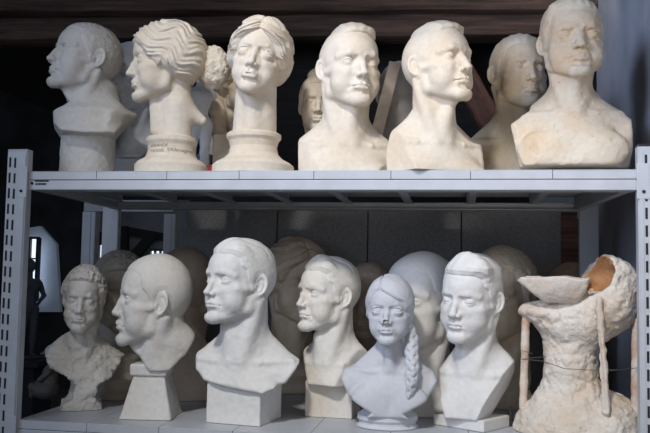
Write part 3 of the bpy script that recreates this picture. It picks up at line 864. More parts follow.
bust('plaster_bust', 'largest cream bust, a stern man with pitted skin, broad square-cut chest, beside the bluish wall', 'bust', G_UP, 0.13, 571, -1, 84, 13, P_CREAM3,
     tyaw=4, pitch=0, roll=-2, o=dict(folds=1.0, bags=1.0, frown=.8, brow=1.2, full=.3, lip=.8, aper=.3, nosew=1.2, jaw=1.05, socket=1.2), ht=1.1, hair=hair_part(-1, 1.2, 1.2), shelf=UZ, rough=.13, narrow=1.1,
     shape=lambda P, d, s: tors(s, P, d, [(522, 168), (512, 124), (530, 108), (536, 40), (610, 40), (600, 98), (617, 107), (628, 122), (629, 150), (625, 168.5)], [((-.6, .8, .0), (s.wpx(-52), 3.0, 0))]), names=['figure', 'hair'], box_=(21, 16, 18, 8))
# ================= upper shelf, back row
bust('plaster_bust', 'bluish white bust with a headband, mostly hidden behind the chin-raised man', 'bust', G_UPB, 0.40, 136, 44, 118, -38, P_BLUE,
     tyaw=-30, pitch=0, o=dict(fem=.6, eyes='closed', full=1, ears=0), hair=hair_short(.9, .1, .6, POLY_VENUS), shelf=UZ, h=.3,
     shape=lambda P, d, s: tors(s, P, d, [(112, 160), (108, 128), (118, 110), (118, 60), (154, 60), (154, 118), (166, 135), (140, 160)]),
     base=lambda P, s: block(P, s, 114, 146, 148, None, 10), names=['figure', 'hair', 'plinth'])
bust('plaster_bust', 'tan bust with long hair on a squared block, half hidden behind the front-facing woman', 'bust', G_UPB, 0.40, 243, 55, 118, 20, P_CREAM2,
     tyaw=0, o=dict(fem=1, full=1, ears=0), hair=hair_wavy('front', 1.6, .4), shelf=UZ, h=.3, tor=False,
     extra=lambda P, H, s: smax(chain(P, [(-8, -2, 14), (-7.5, -1, 4), (-6, 0, s.zpx(138))], [3.4, 3.2, 2.6], 1)+0.3*np.sin(1.6*P[:, 2]+P[:, 0]), -(P[:, 2]-s.zb), .1),
     base=lambda P, s: block(P, s, 214, 262, 138, None, 0), names=['figure', 'hair', 'base', 'hair_lock'])
bust('plaster_bust', 'cream serene head with lowered eyelids and a topknot, peering between two larger busts', 'bust', G_UPB, 0.34, 321, 75, 137, -4, P_CREAM,
     tyaw=0, o=dict(fem=.8, eyes='closed', full=1.2, folds=0, brow=1.0, lip=1.2), hair=hair_short(.7, .03, .5, POLY_VENUS), shelf=UZ, h=.28, tor=False,
     extra=lambda P, H, s: smin(ell(H, (0, -2.0, 23.0), (5.2, 5.2, 3.4)), ell(H, (0, -2, 26.6), (2.3, 2.3, 3.0)), 1.0),
     base=lambda P, s: turned(P, s, 321, [(24, 0), (22, 162), (17, 154)], f=-2.5), names=['figure', 'hair', 'base', 'topknot'], box_=(17, 16, 16, 12))
bust('plaster_bust', 'grey-tan bust seen from behind, between the tufted man and the man turned right', 'bust', G_UPB, 0.44, 402, 62, 130, 170, P_GREY,
     tyaw=170, o=dict(full=1), shelf=UZ, h=.32, shape=lambda P, d, s: tors(s, P, d, [(376, 200), (376, 120), (385, 110), (380, 50), (425, 50), (420, 110), (432, 120), (432, 200)]), names=['figure'])
bust('plaster_bust', 'greyish cream bust of a frowning man behind the largest bust, only one ear showing', 'bust', G_UPB, 0.36, 517, 35, 113, 24, P_CREAM3,
     tyaw=12, pitch=1, o=dict(folds=.8, frown=1, brow=1.15, full=.4, aper=.4), ht=.4, hair=hair_part(1, .3, .25), shelf=UZ, h=.24,
     shape=lambda P, d, s: tors(s, P, d, [(470, 200), (468, 140), (490, 116), (484, 50), (560, 50), (552, 116), (572, 140), (572, 200)]), names=['figure', 'hair'])

# ================= lower shelf, front row
def ylow(px, py, r=0.0): return onz(px, py, 0).y+r
bust('plaster_bust', 'small grey-white bust of a curly-haired man with rough shoulder stumps, on a flared foot', 'bust', G_LO, ylow(83, 411, .03), 85, 265, 331, -6, P_PALE,
     tyaw=0, roll=4, o=dict(folds=.6, full=.2, brow=1.2, eyes='closed', lip=1.1), ht=1.3, hair=hair_curly(1.25, 1.15, HAIR_SHORT, .5), h=.26, rough=.22,
     shape=lambda P, d, s: tors(s, P, d, [(62, 430), (64, 403), (74, 398), (77, 384), (66, 374), (52, 368), (45, 352), (50, 340), (70, 332), (64, 290), (106, 290), (103, 330), (120, 344), (124, 356), (112, 376), (98, 384), (95, 396), (102, 403), (106, 430)], k=1.6)+0.35*fbm(P, .35, 61, 3)*(P[:, 2] < 3),
     base=lambda P, s: turned(P, s, 83, [(20.5, 0), (19.5, 405), (13, 396), (11, 386), (12, 376)], f=-3), names=['figure', 'hair', 'foot'], narrow=.88, box_=(20, 16, 16, 8))
bust('plaster_bust', 'grey-white bust of a man in left profile with cropped hair, on a tapering pedestal', 'bust', G_LO, ylow(150, 420, .055), 158, 253, 344, -84, P_PALE,
     tyaw=-84, pitch=4, o=dict(folds=.3, lip=1.35, nose=.95, brow=1.1), hair=hair_short(.35, .03, .5), tor=False, rough=.08, deep=.87,
     shape=lambda P, d, s: outline(P, smin(smin(d, ell(P, (0, -5.5, s.zpx(345)), (4.8, 5.2, 5.5)), 2), vcap(P, s, (164, 343), (159, 360), 21, 12, 0), 1.5), s, [(149, 370), (139, 356), (124, 345), (100, 345), (100, 230), (215, 230), (215, 300), (192, 340), (184, 354), (168, 369)], .8),
     base=lambda P, s: np.minimum(block(P, s, 135, 170, 374, None, 14, f=-0.5, taper=0.72), block(P, s, 131, 173, 363, 375, 14, f=-0.5, rnd=.6)), names=['figure', 'hair', 'pedestal'])
bust('plaster_bust', 'tall white bust of a man gazing left, bare shoulders, on a squared white block', 'bust', G_LO, ylow(240, 427, .065), 243, 237, 322, -52, P_WHITE,
     tyaw=-20, pitch=6, o=dict(folds=.35, full=.5, neckr=1.1, lip=1.1, nose=1.05), hair=hair_part(1, .9, 1.0), ht=1.0, rough=.09,
     shape=lambda P, d, s: outline(P, d, s, [(205, 381), (196, 372), (193, 345), (198, 332), (226, 312), (205, 300), (200, 230), (290, 230), (276, 305), (302, 338), (306, 352), (285, 381), (262, 390), (232, 386)], 1.2),
     base=lambda P, s: block(P, s, 211, 281, 380, None, 24, f=-3, rnd=.35), names=['figure', 'hair', 'block'])
bust('plaster_bust', 'white bust of a man with a swept quiff gazing left, on a cream squared block', 'bust', G_LO, ylow(332, 422, .075), 331, 255, 330, -55, P_OFFW,
     tyaw=-30, pitch=5, o=dict(folds=.8, full=.15, cheek=1.15, neckr=1.06, hump=.12, frown=.6, brow=1.15, lip=.95), hair=hair_part(1, .7, 1.7), ht=1.0, rough=.08,
     shape=lambda P, d, s: outline(P, d, s, [(308, 384), (303, 360), (300, 345), (318, 330), (300, 318), (290, 240), (375, 240), (362, 318), (382, 338), (388, 352), (370, 384)], .9) if s is None else smax(outline(P, d, s, [(308, 384), (303, 360), (300, 345), (318, 330), (300, 318), (290, 240), (375, 240), (362, 318), (382, 338), (388, 352), (370, 384)], .9), vplane(P, s, (.6, .8, 0), (s.wpx(36), 1.0, 0)), .5),
     base=lambda P, s: block(P, s, 307, 361, 381, None, 12, f=-5, rnd=.3), names=['figure', 'hair', 'block'])
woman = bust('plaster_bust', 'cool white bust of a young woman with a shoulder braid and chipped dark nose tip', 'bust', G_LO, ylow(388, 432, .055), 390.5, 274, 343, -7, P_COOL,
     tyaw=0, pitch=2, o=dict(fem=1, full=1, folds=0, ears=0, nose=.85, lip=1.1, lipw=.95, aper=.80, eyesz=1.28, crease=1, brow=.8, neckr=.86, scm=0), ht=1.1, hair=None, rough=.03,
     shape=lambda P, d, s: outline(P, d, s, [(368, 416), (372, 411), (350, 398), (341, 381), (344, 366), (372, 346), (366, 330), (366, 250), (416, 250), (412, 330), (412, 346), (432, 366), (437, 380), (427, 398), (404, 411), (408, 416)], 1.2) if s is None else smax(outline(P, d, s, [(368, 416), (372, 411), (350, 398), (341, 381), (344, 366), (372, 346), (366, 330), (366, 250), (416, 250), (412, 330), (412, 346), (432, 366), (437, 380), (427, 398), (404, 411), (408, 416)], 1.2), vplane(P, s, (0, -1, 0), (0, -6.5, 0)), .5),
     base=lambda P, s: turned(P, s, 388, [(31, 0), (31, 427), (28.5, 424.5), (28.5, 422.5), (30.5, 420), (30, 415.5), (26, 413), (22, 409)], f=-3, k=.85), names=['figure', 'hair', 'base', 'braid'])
bust('plaster_bust', 'bright white bust of a man with closed eyes, on a thin square slab', 'bust', G_LO, ylow(472, 432, .07), 473, 251, 341, -28, P_WHITE,
     tyaw=-16, pitch=-3, roll=4, o=dict(eyes='closed', folds=.15, full=.9, lip=1.1, lipw=.9, brow=.9), ht=1.6, hair=hair_part(1, 1.7, 2.3), rough=.05,
     shape=lambda P, d, s: tors(s, P, d, [(446, 417), (441, 400), (439, 372), (456, 348), (440, 320), (440, 240), (510, 240), (500, 335), (514, 360), (514, 378), (491, 417)], [((.88, .35, -.42), (s.wpx(26), 2.0, s.zpx(386))), ((0, -1, 0), (0, -5.5, 0))], .8),
     base=lambda P, s: block(P, s, 435, 508, 416, None, 32, f=-2, depth_=6.6, rnd=.2), names=['figure', 'hair', 'slab'])
# ================= lower shelf, back row
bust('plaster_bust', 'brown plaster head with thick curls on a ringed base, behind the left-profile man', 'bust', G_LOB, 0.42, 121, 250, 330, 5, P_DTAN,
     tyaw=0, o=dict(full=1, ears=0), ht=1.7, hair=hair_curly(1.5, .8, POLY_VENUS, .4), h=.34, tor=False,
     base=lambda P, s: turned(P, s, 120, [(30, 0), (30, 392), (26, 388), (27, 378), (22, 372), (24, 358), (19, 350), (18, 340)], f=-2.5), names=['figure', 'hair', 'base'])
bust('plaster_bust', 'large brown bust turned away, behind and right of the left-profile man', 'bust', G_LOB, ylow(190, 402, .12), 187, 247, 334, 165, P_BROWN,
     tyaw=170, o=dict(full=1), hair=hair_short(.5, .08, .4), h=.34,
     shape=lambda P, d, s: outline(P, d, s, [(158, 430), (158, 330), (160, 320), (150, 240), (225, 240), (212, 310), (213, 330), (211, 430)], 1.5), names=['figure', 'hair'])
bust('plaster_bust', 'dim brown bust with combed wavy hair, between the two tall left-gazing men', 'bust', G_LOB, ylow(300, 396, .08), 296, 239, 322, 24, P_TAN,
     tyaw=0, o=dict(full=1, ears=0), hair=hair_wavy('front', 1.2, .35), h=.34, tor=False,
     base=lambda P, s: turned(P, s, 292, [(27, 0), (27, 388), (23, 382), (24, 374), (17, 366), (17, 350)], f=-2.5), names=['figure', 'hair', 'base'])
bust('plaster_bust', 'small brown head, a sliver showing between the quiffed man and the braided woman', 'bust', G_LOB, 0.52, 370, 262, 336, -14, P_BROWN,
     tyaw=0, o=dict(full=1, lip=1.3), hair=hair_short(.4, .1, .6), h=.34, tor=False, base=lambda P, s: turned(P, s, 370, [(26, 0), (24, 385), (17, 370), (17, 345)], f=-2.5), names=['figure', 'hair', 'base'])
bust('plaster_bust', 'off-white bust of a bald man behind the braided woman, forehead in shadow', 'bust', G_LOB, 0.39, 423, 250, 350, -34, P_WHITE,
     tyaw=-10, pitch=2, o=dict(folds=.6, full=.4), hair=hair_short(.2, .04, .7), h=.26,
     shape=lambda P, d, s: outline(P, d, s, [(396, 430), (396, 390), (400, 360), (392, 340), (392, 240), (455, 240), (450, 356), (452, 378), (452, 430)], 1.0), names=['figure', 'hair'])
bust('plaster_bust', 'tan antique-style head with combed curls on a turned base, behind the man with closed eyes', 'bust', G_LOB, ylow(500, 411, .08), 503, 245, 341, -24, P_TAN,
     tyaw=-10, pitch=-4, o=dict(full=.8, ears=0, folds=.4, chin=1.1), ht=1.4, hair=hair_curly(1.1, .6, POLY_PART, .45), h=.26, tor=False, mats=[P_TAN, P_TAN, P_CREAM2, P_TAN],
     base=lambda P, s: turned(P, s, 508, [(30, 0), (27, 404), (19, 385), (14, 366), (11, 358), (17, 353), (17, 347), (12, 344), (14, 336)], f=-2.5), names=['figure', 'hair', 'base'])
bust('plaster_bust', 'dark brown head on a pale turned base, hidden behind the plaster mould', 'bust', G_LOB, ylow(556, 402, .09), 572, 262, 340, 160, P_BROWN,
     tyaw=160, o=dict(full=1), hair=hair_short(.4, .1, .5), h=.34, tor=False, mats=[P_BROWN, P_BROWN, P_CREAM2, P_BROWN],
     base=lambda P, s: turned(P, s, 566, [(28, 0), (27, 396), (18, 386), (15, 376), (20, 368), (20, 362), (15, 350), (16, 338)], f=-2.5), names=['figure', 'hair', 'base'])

# the braided woman's hair: swept from a side parting, then a plait down to the chest
def woman_hair(H, b, s):
    x, f, z = H[:, 0], H[:, 1], H[:, 2]
    lift = part_lift(H, -2.4, .55)
    m = -hair_line(H, POLY_VENUS, lift)
    t = 0.85+0.25*np.clip((z-17)/4, 0, 1)+0.09*np.sin(2.6*np.minimum(m, 4)+0.6*f+noise(H, .3, 2))
    t = t-0.6*np.exp(-((x+2.4)/0.30)**2)*(f > -4)*(z > 15)
    return hair_cap(H, b, s, t, POLY_VENUS, 0.4, lift)
woman.hair = woman_hair
def woman_braid(P, H, s):
    r0 = pxroot(s); xy = lambda px, py, f: (s.wpx(px-r0), f, s.zpx(py))
    pts = [xy(407, 322, -0.5), xy(411, 338, 1.0), xy(411, 352, 3.6), xy(412, 366, 6.0), xy(411, 380, 7.0), xy(409, 394, 6.8)]
    d = np.full(len(P), 50, F)
    rs = [1.6, 2.1, 2.1, 2.0, 1.8, 1.0]
    # three plaited strands
    a = np.array(pts, F); seg = np.r_[0, np.cumsum(np.linalg.norm(np.diff(a, axis=0), axis=1))]
    T = np.linspace(0, seg[-1], 60); line = np.stack([np.interp(T, seg, a[:, i]) for i in range(3)], 1)
    rr = np.interp(T, seg, rs)
    lo_, hi_ = line.min(0)-5, line.max(0)+5
    bm_ = ((P > lo_) & (P < hi_)).all(1); Q = P[bm_]; e = np.full(len(Q), 50, F)
    d[~bm_] = ln(P[~bm_]-line[30])-9
    for k in range(3):
        ph = T/seg[-1]*2*PI*2.6+k*2*PI/3
        off = np.stack([np.sin(ph)*0.62, np.cos(2*ph)*0.35, 0*ph], 1)*rr[:, None]
        q = line+off
        for i in range(0, 59, 2):
            j = min(i+2, 59)
            if len(Q): e = smin(e, cap(Q, tuple(q[i]), tuple(q[j]), rr[i]*.55, rr[j]*.55), .12)
    d[bm_] = e
    return np.maximum(d, np.where(bm_, -99, .5))
woman.extra = woman_braid

# ------------------------------------------------------------------ other sculpted things
class Lump:
    """a sculpted thing that is not a bust: field in centimetres about its base centre, view axes"""
    def __init__(s, name, label, cat, loc, rot, field, lo, hi, h, names, mats, group=None, root=None):
        s.__dict__.update(locals())
LUMPS = []
def lump_finish(s, res):
    v, q, n, lab = res
    root = empty(s.name, s.loc+Vector((0, 0, .0008)), R(s.rot)); tag(root, s.label, s.cat, s.group)
    split_mesh(root, v, q, n, lab, s.names, s.mats, 0.0075 if s.name == 'figurine' else 0.01, (0, 0, 0)); s.root = root
def ground(px, py): p = onz(px, py, 0); return p
# the big waste mould at the right of the lower shelf
YM = 0.20
M0 = at(578, 430, YM); MC = Vector((M0.x, YM, 0)); MPP = depth(MC)/FPX*100     # cm per pixel there
PXM = 578
def mz(py): return at(578, py, YM).z*100
def mx(px): return (px-PXM)*MPP
def mould(P):
    x, f, z = P[:, 0], P[:, 1], P[:, 2]
    lump = 0.65*fbm(P, .14, 3, 3)-0.45*np.abs(fbm(P, .33, 5, 3))+0.2+0.12*fbm(P, .8, 8, 2)
    mound = ell(P, (mx(578), 0, mz(440)), (mx(642)-mx(578), 13, mz(384)-mz(440)))
    mound = smin(mound, ell(P, (mx(610), -2, mz(425)), (7.5, 9, 8)), 3)
    waist = chain(P, [(mx(570), 0, mz(415)), (mx(572), 0, mz(372)), (mx(570), 0, mz(350)), (mx(574), 0, mz(322))], [8.0, 6.6, 6.0, 7.8], 2)
    flare = smin(ell(P, (mx(574), 0, mz(320)), (9.8, 8, 6.5)), ell(P, (mx(545), 1, mz(312)), (6.2, 5.5, 2.4)), 3)
    body = smin(smin(mound, waist, 3.5), flare, 2.5)
    # the curled shell rising on the right
    sh = chain(P, [(mx(584), 1, mz(322)), (mx(604), 0, mz(304)), (mx(608), -1, mz(288))], [6.0, 7.6, 7.8], 2)
    sh = smin(sh, ell(P, (mx(602), -1, mz(276)), (6.8, 7.0, 5.6)), 3)
    hollow = smin(ell(P, (mx(581), 5.0, mz(270)), (8.0, 6.5, 6.8)), cap(P, (mx(566), 4.5, mz(266)), (mx(598), 1.0, mz(274)), 3.4, 3.6), 2)
    sh = smax(sh, -hollow, .8)
    sh = smax(sh, plane(P, (-0.86, .12, .62), (mx(599), 0, mz(259))), .8)
    body = smin(body, sh, 2.2)+lump
    ridge = cap(P, (mx(598), 9.0, mz(300)), (mx(604), 9.5, mz(405)), 0.9)+0.3*noise(P, .6, 4)
    body = smin(body, ridge, .8)
    body = smax(body, -cap(P, (mx(596), 9.9, mz(330)), (mx(602), 10.6, mz(402)), .7), .4)
    body = smax(body, -z, .2)
    body = smin(body, ell(P, (mx(533), 1, mz(312)), (3.2, 3, 1.9))+.4*lump, 1.0)
    bowl = smax(ell(P, (mx(558), 4.2, mz(274)), (12.5, 7.2, 9.4)), poly2(x, z, [(mx(520), mz(282)), (mx(524), mz(278)), (mx(592), mz(276)), (mx(586), mz(292)), (mx(574), mz(306)), (mx(548), mz(305))]), .7); bowl = smax(bowl, -ell(P, (mx(558), 4.2, mz(272)), (9.6, 5.6, 6.0)), .5)
    bowl = smax(bowl, z-mz(278)+0.5*noise(P, .25, 6), .4)
    bowl = smax(bowl, mz(304)-z, .8)+0.35*lump
    tip = cap(P, (mx(530), 4.2, mz(280)), (mx(540), 4.2, mz(284)), .8, 2.0)
    bowl = smin(bowl, tip, 1.6)
    p1 = cap(P, (mx(528), 1.5, mz(312)), (mx(525), 2.0, mz(410)), 1.05, 1.0)+0.28*lump
    p2 = cap(P, (mx(634), 1.0, mz(320)), (mx(632), 2.0, mz(415)), 1.25, 1.4)+0.35*lump
    # inside of the shell is rusty orange
    ins = np.where((hollow < 0.45) & (body > -1.5) & (z > mz(291)), body-0.02, 50)
    A_ = np.stack([body, bowl, p1, p2, ins]); lab = np.argmin(A_, 0)
    r = smin(smin(smin(body, bowl, .2), p1, .4), p2, .4)
    return r.astype(F), lab
P_MOULD = plaster('crusty_mould_plaster', (0.70, 0.65, 0.58), (0.60, 0.46, 0.33), 0.6, 12, grime=(0.40, 0.24, 0.14), bumpy=0.7, pits=0.4)
P_STRUT = plaster('rusty_strut_plaster', (0.68, 0.59, 0.50), (0.50, 0.30, 0.19), 0.9, 13, grime=(0.35, 0.2, 0.12), gscale=2)
P_RUST = plaster('rusty_inside', (0.46, 0.24, 0.11), (0.34, 0.16, 0.07), 0.7, 14)
mould_lump = Lump('plaster_mould', 'rough crusted plaster mould with shallow bowl, curled shell and wire, right end of lower shelf', 'sculpture', MC, math.degrees(math.atan2(CAM.x-MC.x, YM-CAM.y)),
     mould, (mx(508), -15, -1), (mx(648), 16, mz(246)), .28, ['figure', 'bowl', 'strut', 'strut', 'hollow_lining'], [P_MOULD, P_MOULD, P_STRUT, P_STRUT, P_RUST])
LUMPS.append(mould_lump)

# standing plaster statuettes: a figure as joined tapering limbs (cm, about 60 tall)
def statuette(hip=0.0, arms='none', head_=True, k=1.0):
    def fn(P):
        c = lambda a, b, ra, rb: cap(P, tuple(k*v for v in a), tuple(k*v for v in b), ra*k, rb*k)
        d = c((-3.0+hip, 0, 31), (-3.6, .3, 17), 3.7, 2.3); d = smin(d, c((3.0+hip, 0, 31), (3.2, 1.2, 17), 3.7, 2.3), .8)
        for s, f0 in ((-1, .3), (1, 1.2)):
            d = smin(d, c((3.4*s, f0, 17), (3.3*s, f0-.6, 11), 2.2, 2.35), .8); d = smin(d, c((3.3*s, f0-.6, 11), (3.3*s, f0-.6, 3), 2.2, 1.2), .8)
            d = smin(d, c((3.3*s, f0-.8, 2.2), (3.8*s, f0+3.2, 1.6), 1.3, 1.0), .6)
        d = smin(d, c((hip, 0, 33), (0, 0, 39), 4.6, 4.0), 2); d = smin(d, ell(P, (0, 0, 45*k), (6.4*k, 4.2*k, 7.0*k)), 2)
        for s in (-1, 1):
            d = smin(d, c((5.6*s, 0, 49.5), (7.2*s, -.3, 47.5), 2.2, 2.2), 1.2)
            d = smin(d, ell(P, (2.8*s*k, 3.0*k, 46.5*k), (3.0*k, 1.6*k, 2.2*k)), .8)
            if arms == 'hips':
                d = smin(d, c((7.4*s, 0, 48), (11.5*s, -1, 40), 1.9, 1.5), .8); d = smin(d, c((11.5*s, -1, 40), (5.5*s, 1.5, 34.5), 1.5, 1.0), .5)
            elif arms == 'down':
                d = smin(d, c((7.4*s, 0, 48), (8.6*s, -.6, 38.5), 1.9, 1.4), .8); d = smin(d, c((8.6*s, -.6, 38.5), (8.2*s, 1.4, 30), 1.4, .9), .5)
                d = smin(d, c((8.2*s, 1.6, 29.6), (8.0*s, 2.2, 26.6), 1.0, .6), .4)
        d = smin(d, c((0, 0, 51), (0, .5, 55), 1.9, 1.7), 1)
        if head_:
            d = smin(d, ell(P, (0, .6*k, 59.5*k), (3.0*k, 3.7*k, 4.3*k)), .7); d = smin(d, c((0, 4.1, 59.6), (0, 4.6, 58.2), .35, .5), .4)
            d = smin(d, c((0, 3.0, 56.6), (0, 3.3, 56.4), .8, .8), .6)
        d = d+.12*k*fbm(P, .5/k, 9, 2)
        b = box(P, (0, 1*k, 0.6*k), (7*k, 6*k, .7*k), .2)
        lab = np.where(b < d, 1, 0)
        return smax(smin(d, b, .3), -P[:, 2], .1).astype(F), lab
    return fn
def add_statuette(label, px, Y, z, py_top, rot, mats, group, hip=0.0, arms='none', head_=True, h=.4):
    p = at(px, py_top, Y); k = (p.z-z)*100/(64.0 if head_ else 56.5)
    LUMPS.append(Lump('statuette', label, 'statue', Vector((p.x, Y, z)), rot, statuette(hip, arms, head_, k), (-15*k, -9*k, -1), (15*k, 9*k, 68*k), h*max(k, .5), ['figure', 'base'], mats, group))
add_statuette('bluish white headless standing statuette behind the bun of the woman in profile', 200, 0.31, UZ, 78, 30, [P_BLUE, P_BLUE], 'statuettes at the back of the upper shelf', 1.0, 'none', False, .35)
add_statuette('greyer headless statuette beside the squared block of the tan bust', 221, 0.57, UZ, 80, -10, [P_GREY, P_GREY], 'statuettes at the back of the upper shelf', -.5, 'none', False, .35)
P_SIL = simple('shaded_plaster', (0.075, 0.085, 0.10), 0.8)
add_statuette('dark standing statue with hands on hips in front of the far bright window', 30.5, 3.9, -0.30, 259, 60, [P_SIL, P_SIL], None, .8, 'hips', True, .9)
# stand for it
pz = at(30.5, 259, 3.9); b = boxes('modelling_stand', [((0, 0, 0.20), (0.30, 0.30, 0.40)), ((0, 0, 0.425), (0.42, 0.42, 0.05))], simple('dark_stand', (0.03, 0.035, 0.045), .8), None, .01)
b.location = (pz.x, 3.9, -0.75); tag(b, 'dark boxy stand carrying the silhouetted statue at the far window', 'stand')
# seated dark figurine at the left of the lower shelf
def seated(P):
    d = ell(P, (0.2, 0, 3.4), (5.4, 5.2, 3.6)); d = smin(d, ell(P, (1.6, -.5, 8.5), (3.4, 3.0, 5.5)), 2)
    d = smin(d, cap(P, (2.2, 0, 13), (2.6, 0, 16), 1.5, 1.2), 1)
    d = smin(d, ell(P, (2.0, .6, 18.2), (2.9, 2.4, 2.0)), .6); d = smin(d, cap(P, (-.6, 1.2, 18.6), (-1.6, 1.4, 18.4), .9, .6), .5)
    for s in (-1, 1):
        d = smin(d, cap(P, (2.6, 2.6*s, 11.5), (-1.2, 3.0*s, 8), 1.2, 1.0), .7); d = smin(d, cap(P, (-1.2, 3.0*s, 8), (-2.8, 1.0*s, 4.8), 1.0, .7), .6)
        d = smin(d, cap(P, (1, 2.6*s, 3.6), (-4.4, 2.6*s, 5.2), 2.0, 1.5), 1); d = smin(d, cap(P, (-4.4, 2.6*s, 5.2), (-4.9, 1.6*s, 1.2), 1.4, 1.0), .8)
    d = smax(d+.2*fbm(P, .5, 2, 3), -P[:, 2], .1)
    return d.astype(F), np.zeros(len(P), int)
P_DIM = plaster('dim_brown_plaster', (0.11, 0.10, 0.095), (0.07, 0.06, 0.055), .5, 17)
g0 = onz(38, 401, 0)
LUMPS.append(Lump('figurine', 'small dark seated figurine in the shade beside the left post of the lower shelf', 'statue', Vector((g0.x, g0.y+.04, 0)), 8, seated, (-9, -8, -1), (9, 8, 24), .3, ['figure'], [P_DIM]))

# ------------------------------------------------------------------ grow everything (worker threads, then link in order)
from concurrent.futures import ThreadPoolExecutor
def grow(s): return surface(s.field, s.lo, s.hi, s.h) if isinstance(s, Lump) else sculpt(s)
with ThreadPoolExecutor(4) as ex: RES = list(ex.map(grow, BUSTS+LUMPS))
for s, r in zip(BUSTS+LUMPS, RES): (lump_finish if isinstance(s, Lump) else finish)(s, r)

# wires tied round the mould
bm = bmesh.new()
def mw(px, py, f): return (mx(px)*.01, -f*.01, mz(py)*.01)
for pts in ([(524, 361, 3.2), (545, 360, 8), (566, 366, 8.9), (590, 366, 9.2), (612, 365, 8.8), (634, 364, 3)], [(524, 361, 3.2), (536, 358, 6), (548, 356, 7)], [(524, 352, 3.2), (535, 354, 6)]):
    tube(bm, [mw(*p) for p in pts], 0.0009, 5)
obj('wire', bm, simple('wire', (0.16, 0.14, 0.13), .5, .6), mould_lump.root)

# pencilled words on the turned base of the profile woman
M_PENCIL = simple('pencil', (0.20, 0.17, 0.14), .9)
def scribble(text, size, px, py, s, f, r_cm, parent):
    cu = bpy.data.curves.new('t', 'FONT'); cu.body = text; cu.size = size; cu.shear = 0.15; cu.offset = -0.0006*0
    t = bpy.data.objects.new('t', cu); col.objects.link(t)
    dg = bpy.context.evaluated_depsgraph_get(); me = bpy.data.meshes.new_from_object(t.evaluated_get(dg)); bpy.data.objects.remove(t)
    x0 = s.wpx(px-pxroot(s)); z0 = s.zpx(py); t_ = R(s.tyaw)
    for v in me.vertices:
        xv = x0+v.co.x; z = z0+v.co.y
        a = xv-s.wpx(172-pxroot(s)); rad = np.interp(z, *r_cm)+0.06
        fv = f+math.sqrt(max(rad*rad-a*a, .01))
        X = xv*math.cos(t_)-fv*math.sin(t_); Y = xv*math.sin(t_)+fv*math.cos(t_)
        v.co = (X*s.sc, -Y*s.sc, (z-s.zb)*s.sc)
    me.materials.clear(); me.materials.append(M_PENCIL)
    o = bpy.data.objects.new('inscription', me); col.objects.link(o); o.parent = parent
bpar = [c for c in venus.root.children if c.name.startswith('base')][0]
prof = sorted([(venus.zpx(y), venus.wpx(r)) for r, y in ((33, 162), (26, 158), (23.5, 151), (23.5, 146), (25.5, 142), (25, 138))])
rc = ([p[0] for p in prof], [p[1] for p in prof])
scribble('GRANDE', 1.15, 151.5, 149.2, venus, -1.5, rc, bpar); scribble('MODEL.', 1.15, 151.5, 154.6, venus, -1.5, rc, bpar)
scribble('/(Allemagne)', 1.45, 167, 154.0, venus, -1.5, rc, bpar)

# the chipped dark nose tip
def nose_chip():
    s = woman; p = s.pose((0, 10.45, 8.05)); bm = bmesh.new()
    bmesh.ops.create_icosphere(bm, subdivisions=2, radius=1.0)
    random.seed(4)
    for v in bm.verts:
        k = random.uniform(.75, 1.15); v.co = Vector((v.co.x*.0100*k, v.co.y*.0060*k, v.co.z*.0072*k))*(s.sc/.01)
    c = Vector((p[0]*s.sc, -p[1]*s.sc, (p[2]-s.zb)*s.sc))
    bmesh.ops.translate(bm, verts=bm.verts, vec=c)
    o = obj('nose_chip', bm, simple('chipped_core', (0.06, 0.05, 0.04), .9, 0, .4, 200, .5), s.root); o['label'] = 'dark chipped nose tip'
nose_chip()
# tiny black clamp with two bolts beside the slab
cl0 = onz(513, 427, 0); cl = empty('clamp', (cl0.x+.006, cl0.y+.02, 0.0008)); tag(cl, 'small black clamp with two upright bolts at the foot of the plaster mould', 'clamp')
boxes('jaw', [((-.012, 0, .006), (.022, .03, .012)), ((.022, .006, .006), (.022, .03, .012)), ((0.004, .012, .016), (.06, .012, .008)), ((-.014, 0, .017), (.018, .018, .012)), ((.022, 0, .017), (.016, .018, .010))], M_CAP, cl, .0015)
for x in (-.012, .020):
    bm = bmesh.new(); bmesh.ops.create_cone(bm, cap_ends=True, segments=12, radius1=.0035, radius2=.0035, depth=.04, matrix=Matrix.Translation((x, 0, .032)))
    obj('bolt', bm, simple('bolt_steel', (0.10, 0.085, 0.07), .5, .6), cl)
# small things in the gap behind the busts of the upper shelf
p = at(219.5, 150, .50); b = boxes('box', [((0, 0, .055), (.045, .07, .11))], simple('grey_box', (.22, .22, .235), .8), None, .004)
b = bpy.data.objects['box']; b.location = (at(207, 150, .455).x, .455, UZ+.0008); tag(b, 'grey upright box in the gap left of the tan bust block', 'box')
p = at(208, 160, .30); b = boxes('red_tin', [((0, 0, .02), (.034, .034, .04)), ((0, 0, .042), (.036, .036, .006))], simple('red_paint', (.45, .04, .03), .5), None, .003)
b.location = (at(209.5, 160, .235).x, .235, UZ+.0008); tag(b, 'small red tin peeping out behind the turned base of the profile woman', 'tin')
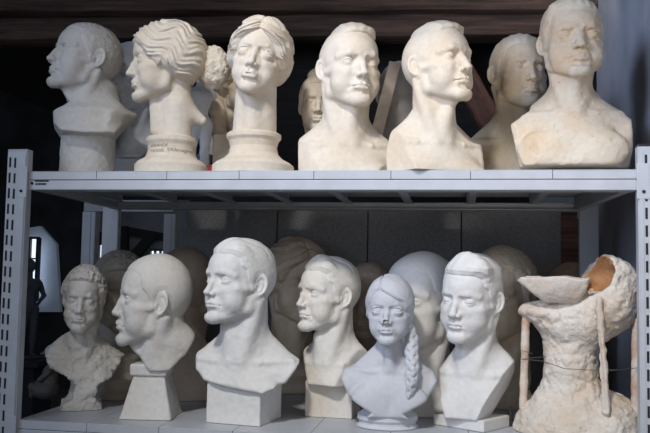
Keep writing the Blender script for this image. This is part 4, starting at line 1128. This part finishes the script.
# lath added in the gap; its pale colour stands in for sunlit bits
a, c = at(391, 58, .33), at(377, 112, .33)
bm = bmesh.new(); bx(bm, (0, 0, 0), (.035, .012, .37), None, .002); o = obj('wooden_lath', bm, simple('sunlit_lath', (.80, .70, .60), .7))
ang = math.atan2(a.x-c.x, a.z-c.z); zc_ = UZ+.185*math.cos(ang)+.0175*abs(math.sin(ang))
o.location = (at(380, 92, .33).x, .33, zc_); o.rotation_euler = (0, ang, 0); tag(o, 'wooden lath coloured as if sunlit, leaning between the tufted man and the man turned right', 'lath')

# ------------------------------------------------------------------ light
def area(name, loc, tgt, size, power, colr, sy=None, spread=180):
    l = bpy.data.lights.new(name, 'AREA'); l.shape = 'RECTANGLE'; l.size = size; l.size_y = sy or size; l.energy = power; l.color = colr; l.spread = R(spread)
    o = bpy.data.objects.new(name, l); col.objects.link(o); o.location = loc
    o.rotation_euler = (Vector(tgt)-Vector(loc)).to_track_quat('-Z', 'Y').to_euler(); return o
sp = bpy.data.lights.new('roof_window', 'SPOT'); sp.energy = 540; sp.color = (1.0, 0.965, 0.91); sp.spot_size = R(33); sp.spot_blend = 0.75; sp.shadow_soft_size = 0.22
so = bpy.data.objects.new('roof_window', sp); col.objects.link(so); so.location = (-0.5, -3.2, 3.55)
so.rotation_euler = (Vector((0.46, .2, .40))-so.location).to_track_quat('-Z', 'Y').to_euler()
area('window_fill', (1.0, -3.8, .5), (0.4, .2, .4), 2.0, 18, (1.0, .96, .92))
area('sky_fill', (-2.2, -2.8, 1.3), (-.5, .2, .6), 1.6, 26, (.60, .74, 1.0))
area('wall_fill', (-.9, -1.8, 1.5), (.9, .6, 1.0), .8, 5, (.65, .75, 1.0), None, 60)
area('far_wall_fill', (-1.5, 3.3, 1.0), (-1.2, 5.3, .8), .8, 5, (.75, .85, 1.0))  # added fill without a real source; brightens the dark far wall
area('beam_fill_low', (.9, -2.2, -.2), (.8, 1.1, 1.45), .5, 1.2, (1.0, .9, .82), None, 50)  # added low lamp aimed at the top beams, not light off the floor
area('beam_fill_high', (.62, .62, 1.58), (.42, 1.1, 1.42), .35, 1.3, (1.0, .88, .78))  # unseen lamp added above the view to brighten the beams at the right
w = bpy.data.worlds.new('world'); bpy.context.scene.world = w; w.use_nodes = True
w.node_tree.nodes['Background'].inputs[0].default_value = (.55, .65, .85, 1); w.node_tree.nodes['Background'].inputs[1].default_value = 0.05
sc_ = bpy.context.scene; sc_.view_settings.view_transform = 'Standard'; sc_.view_settings.exposure = 0.0
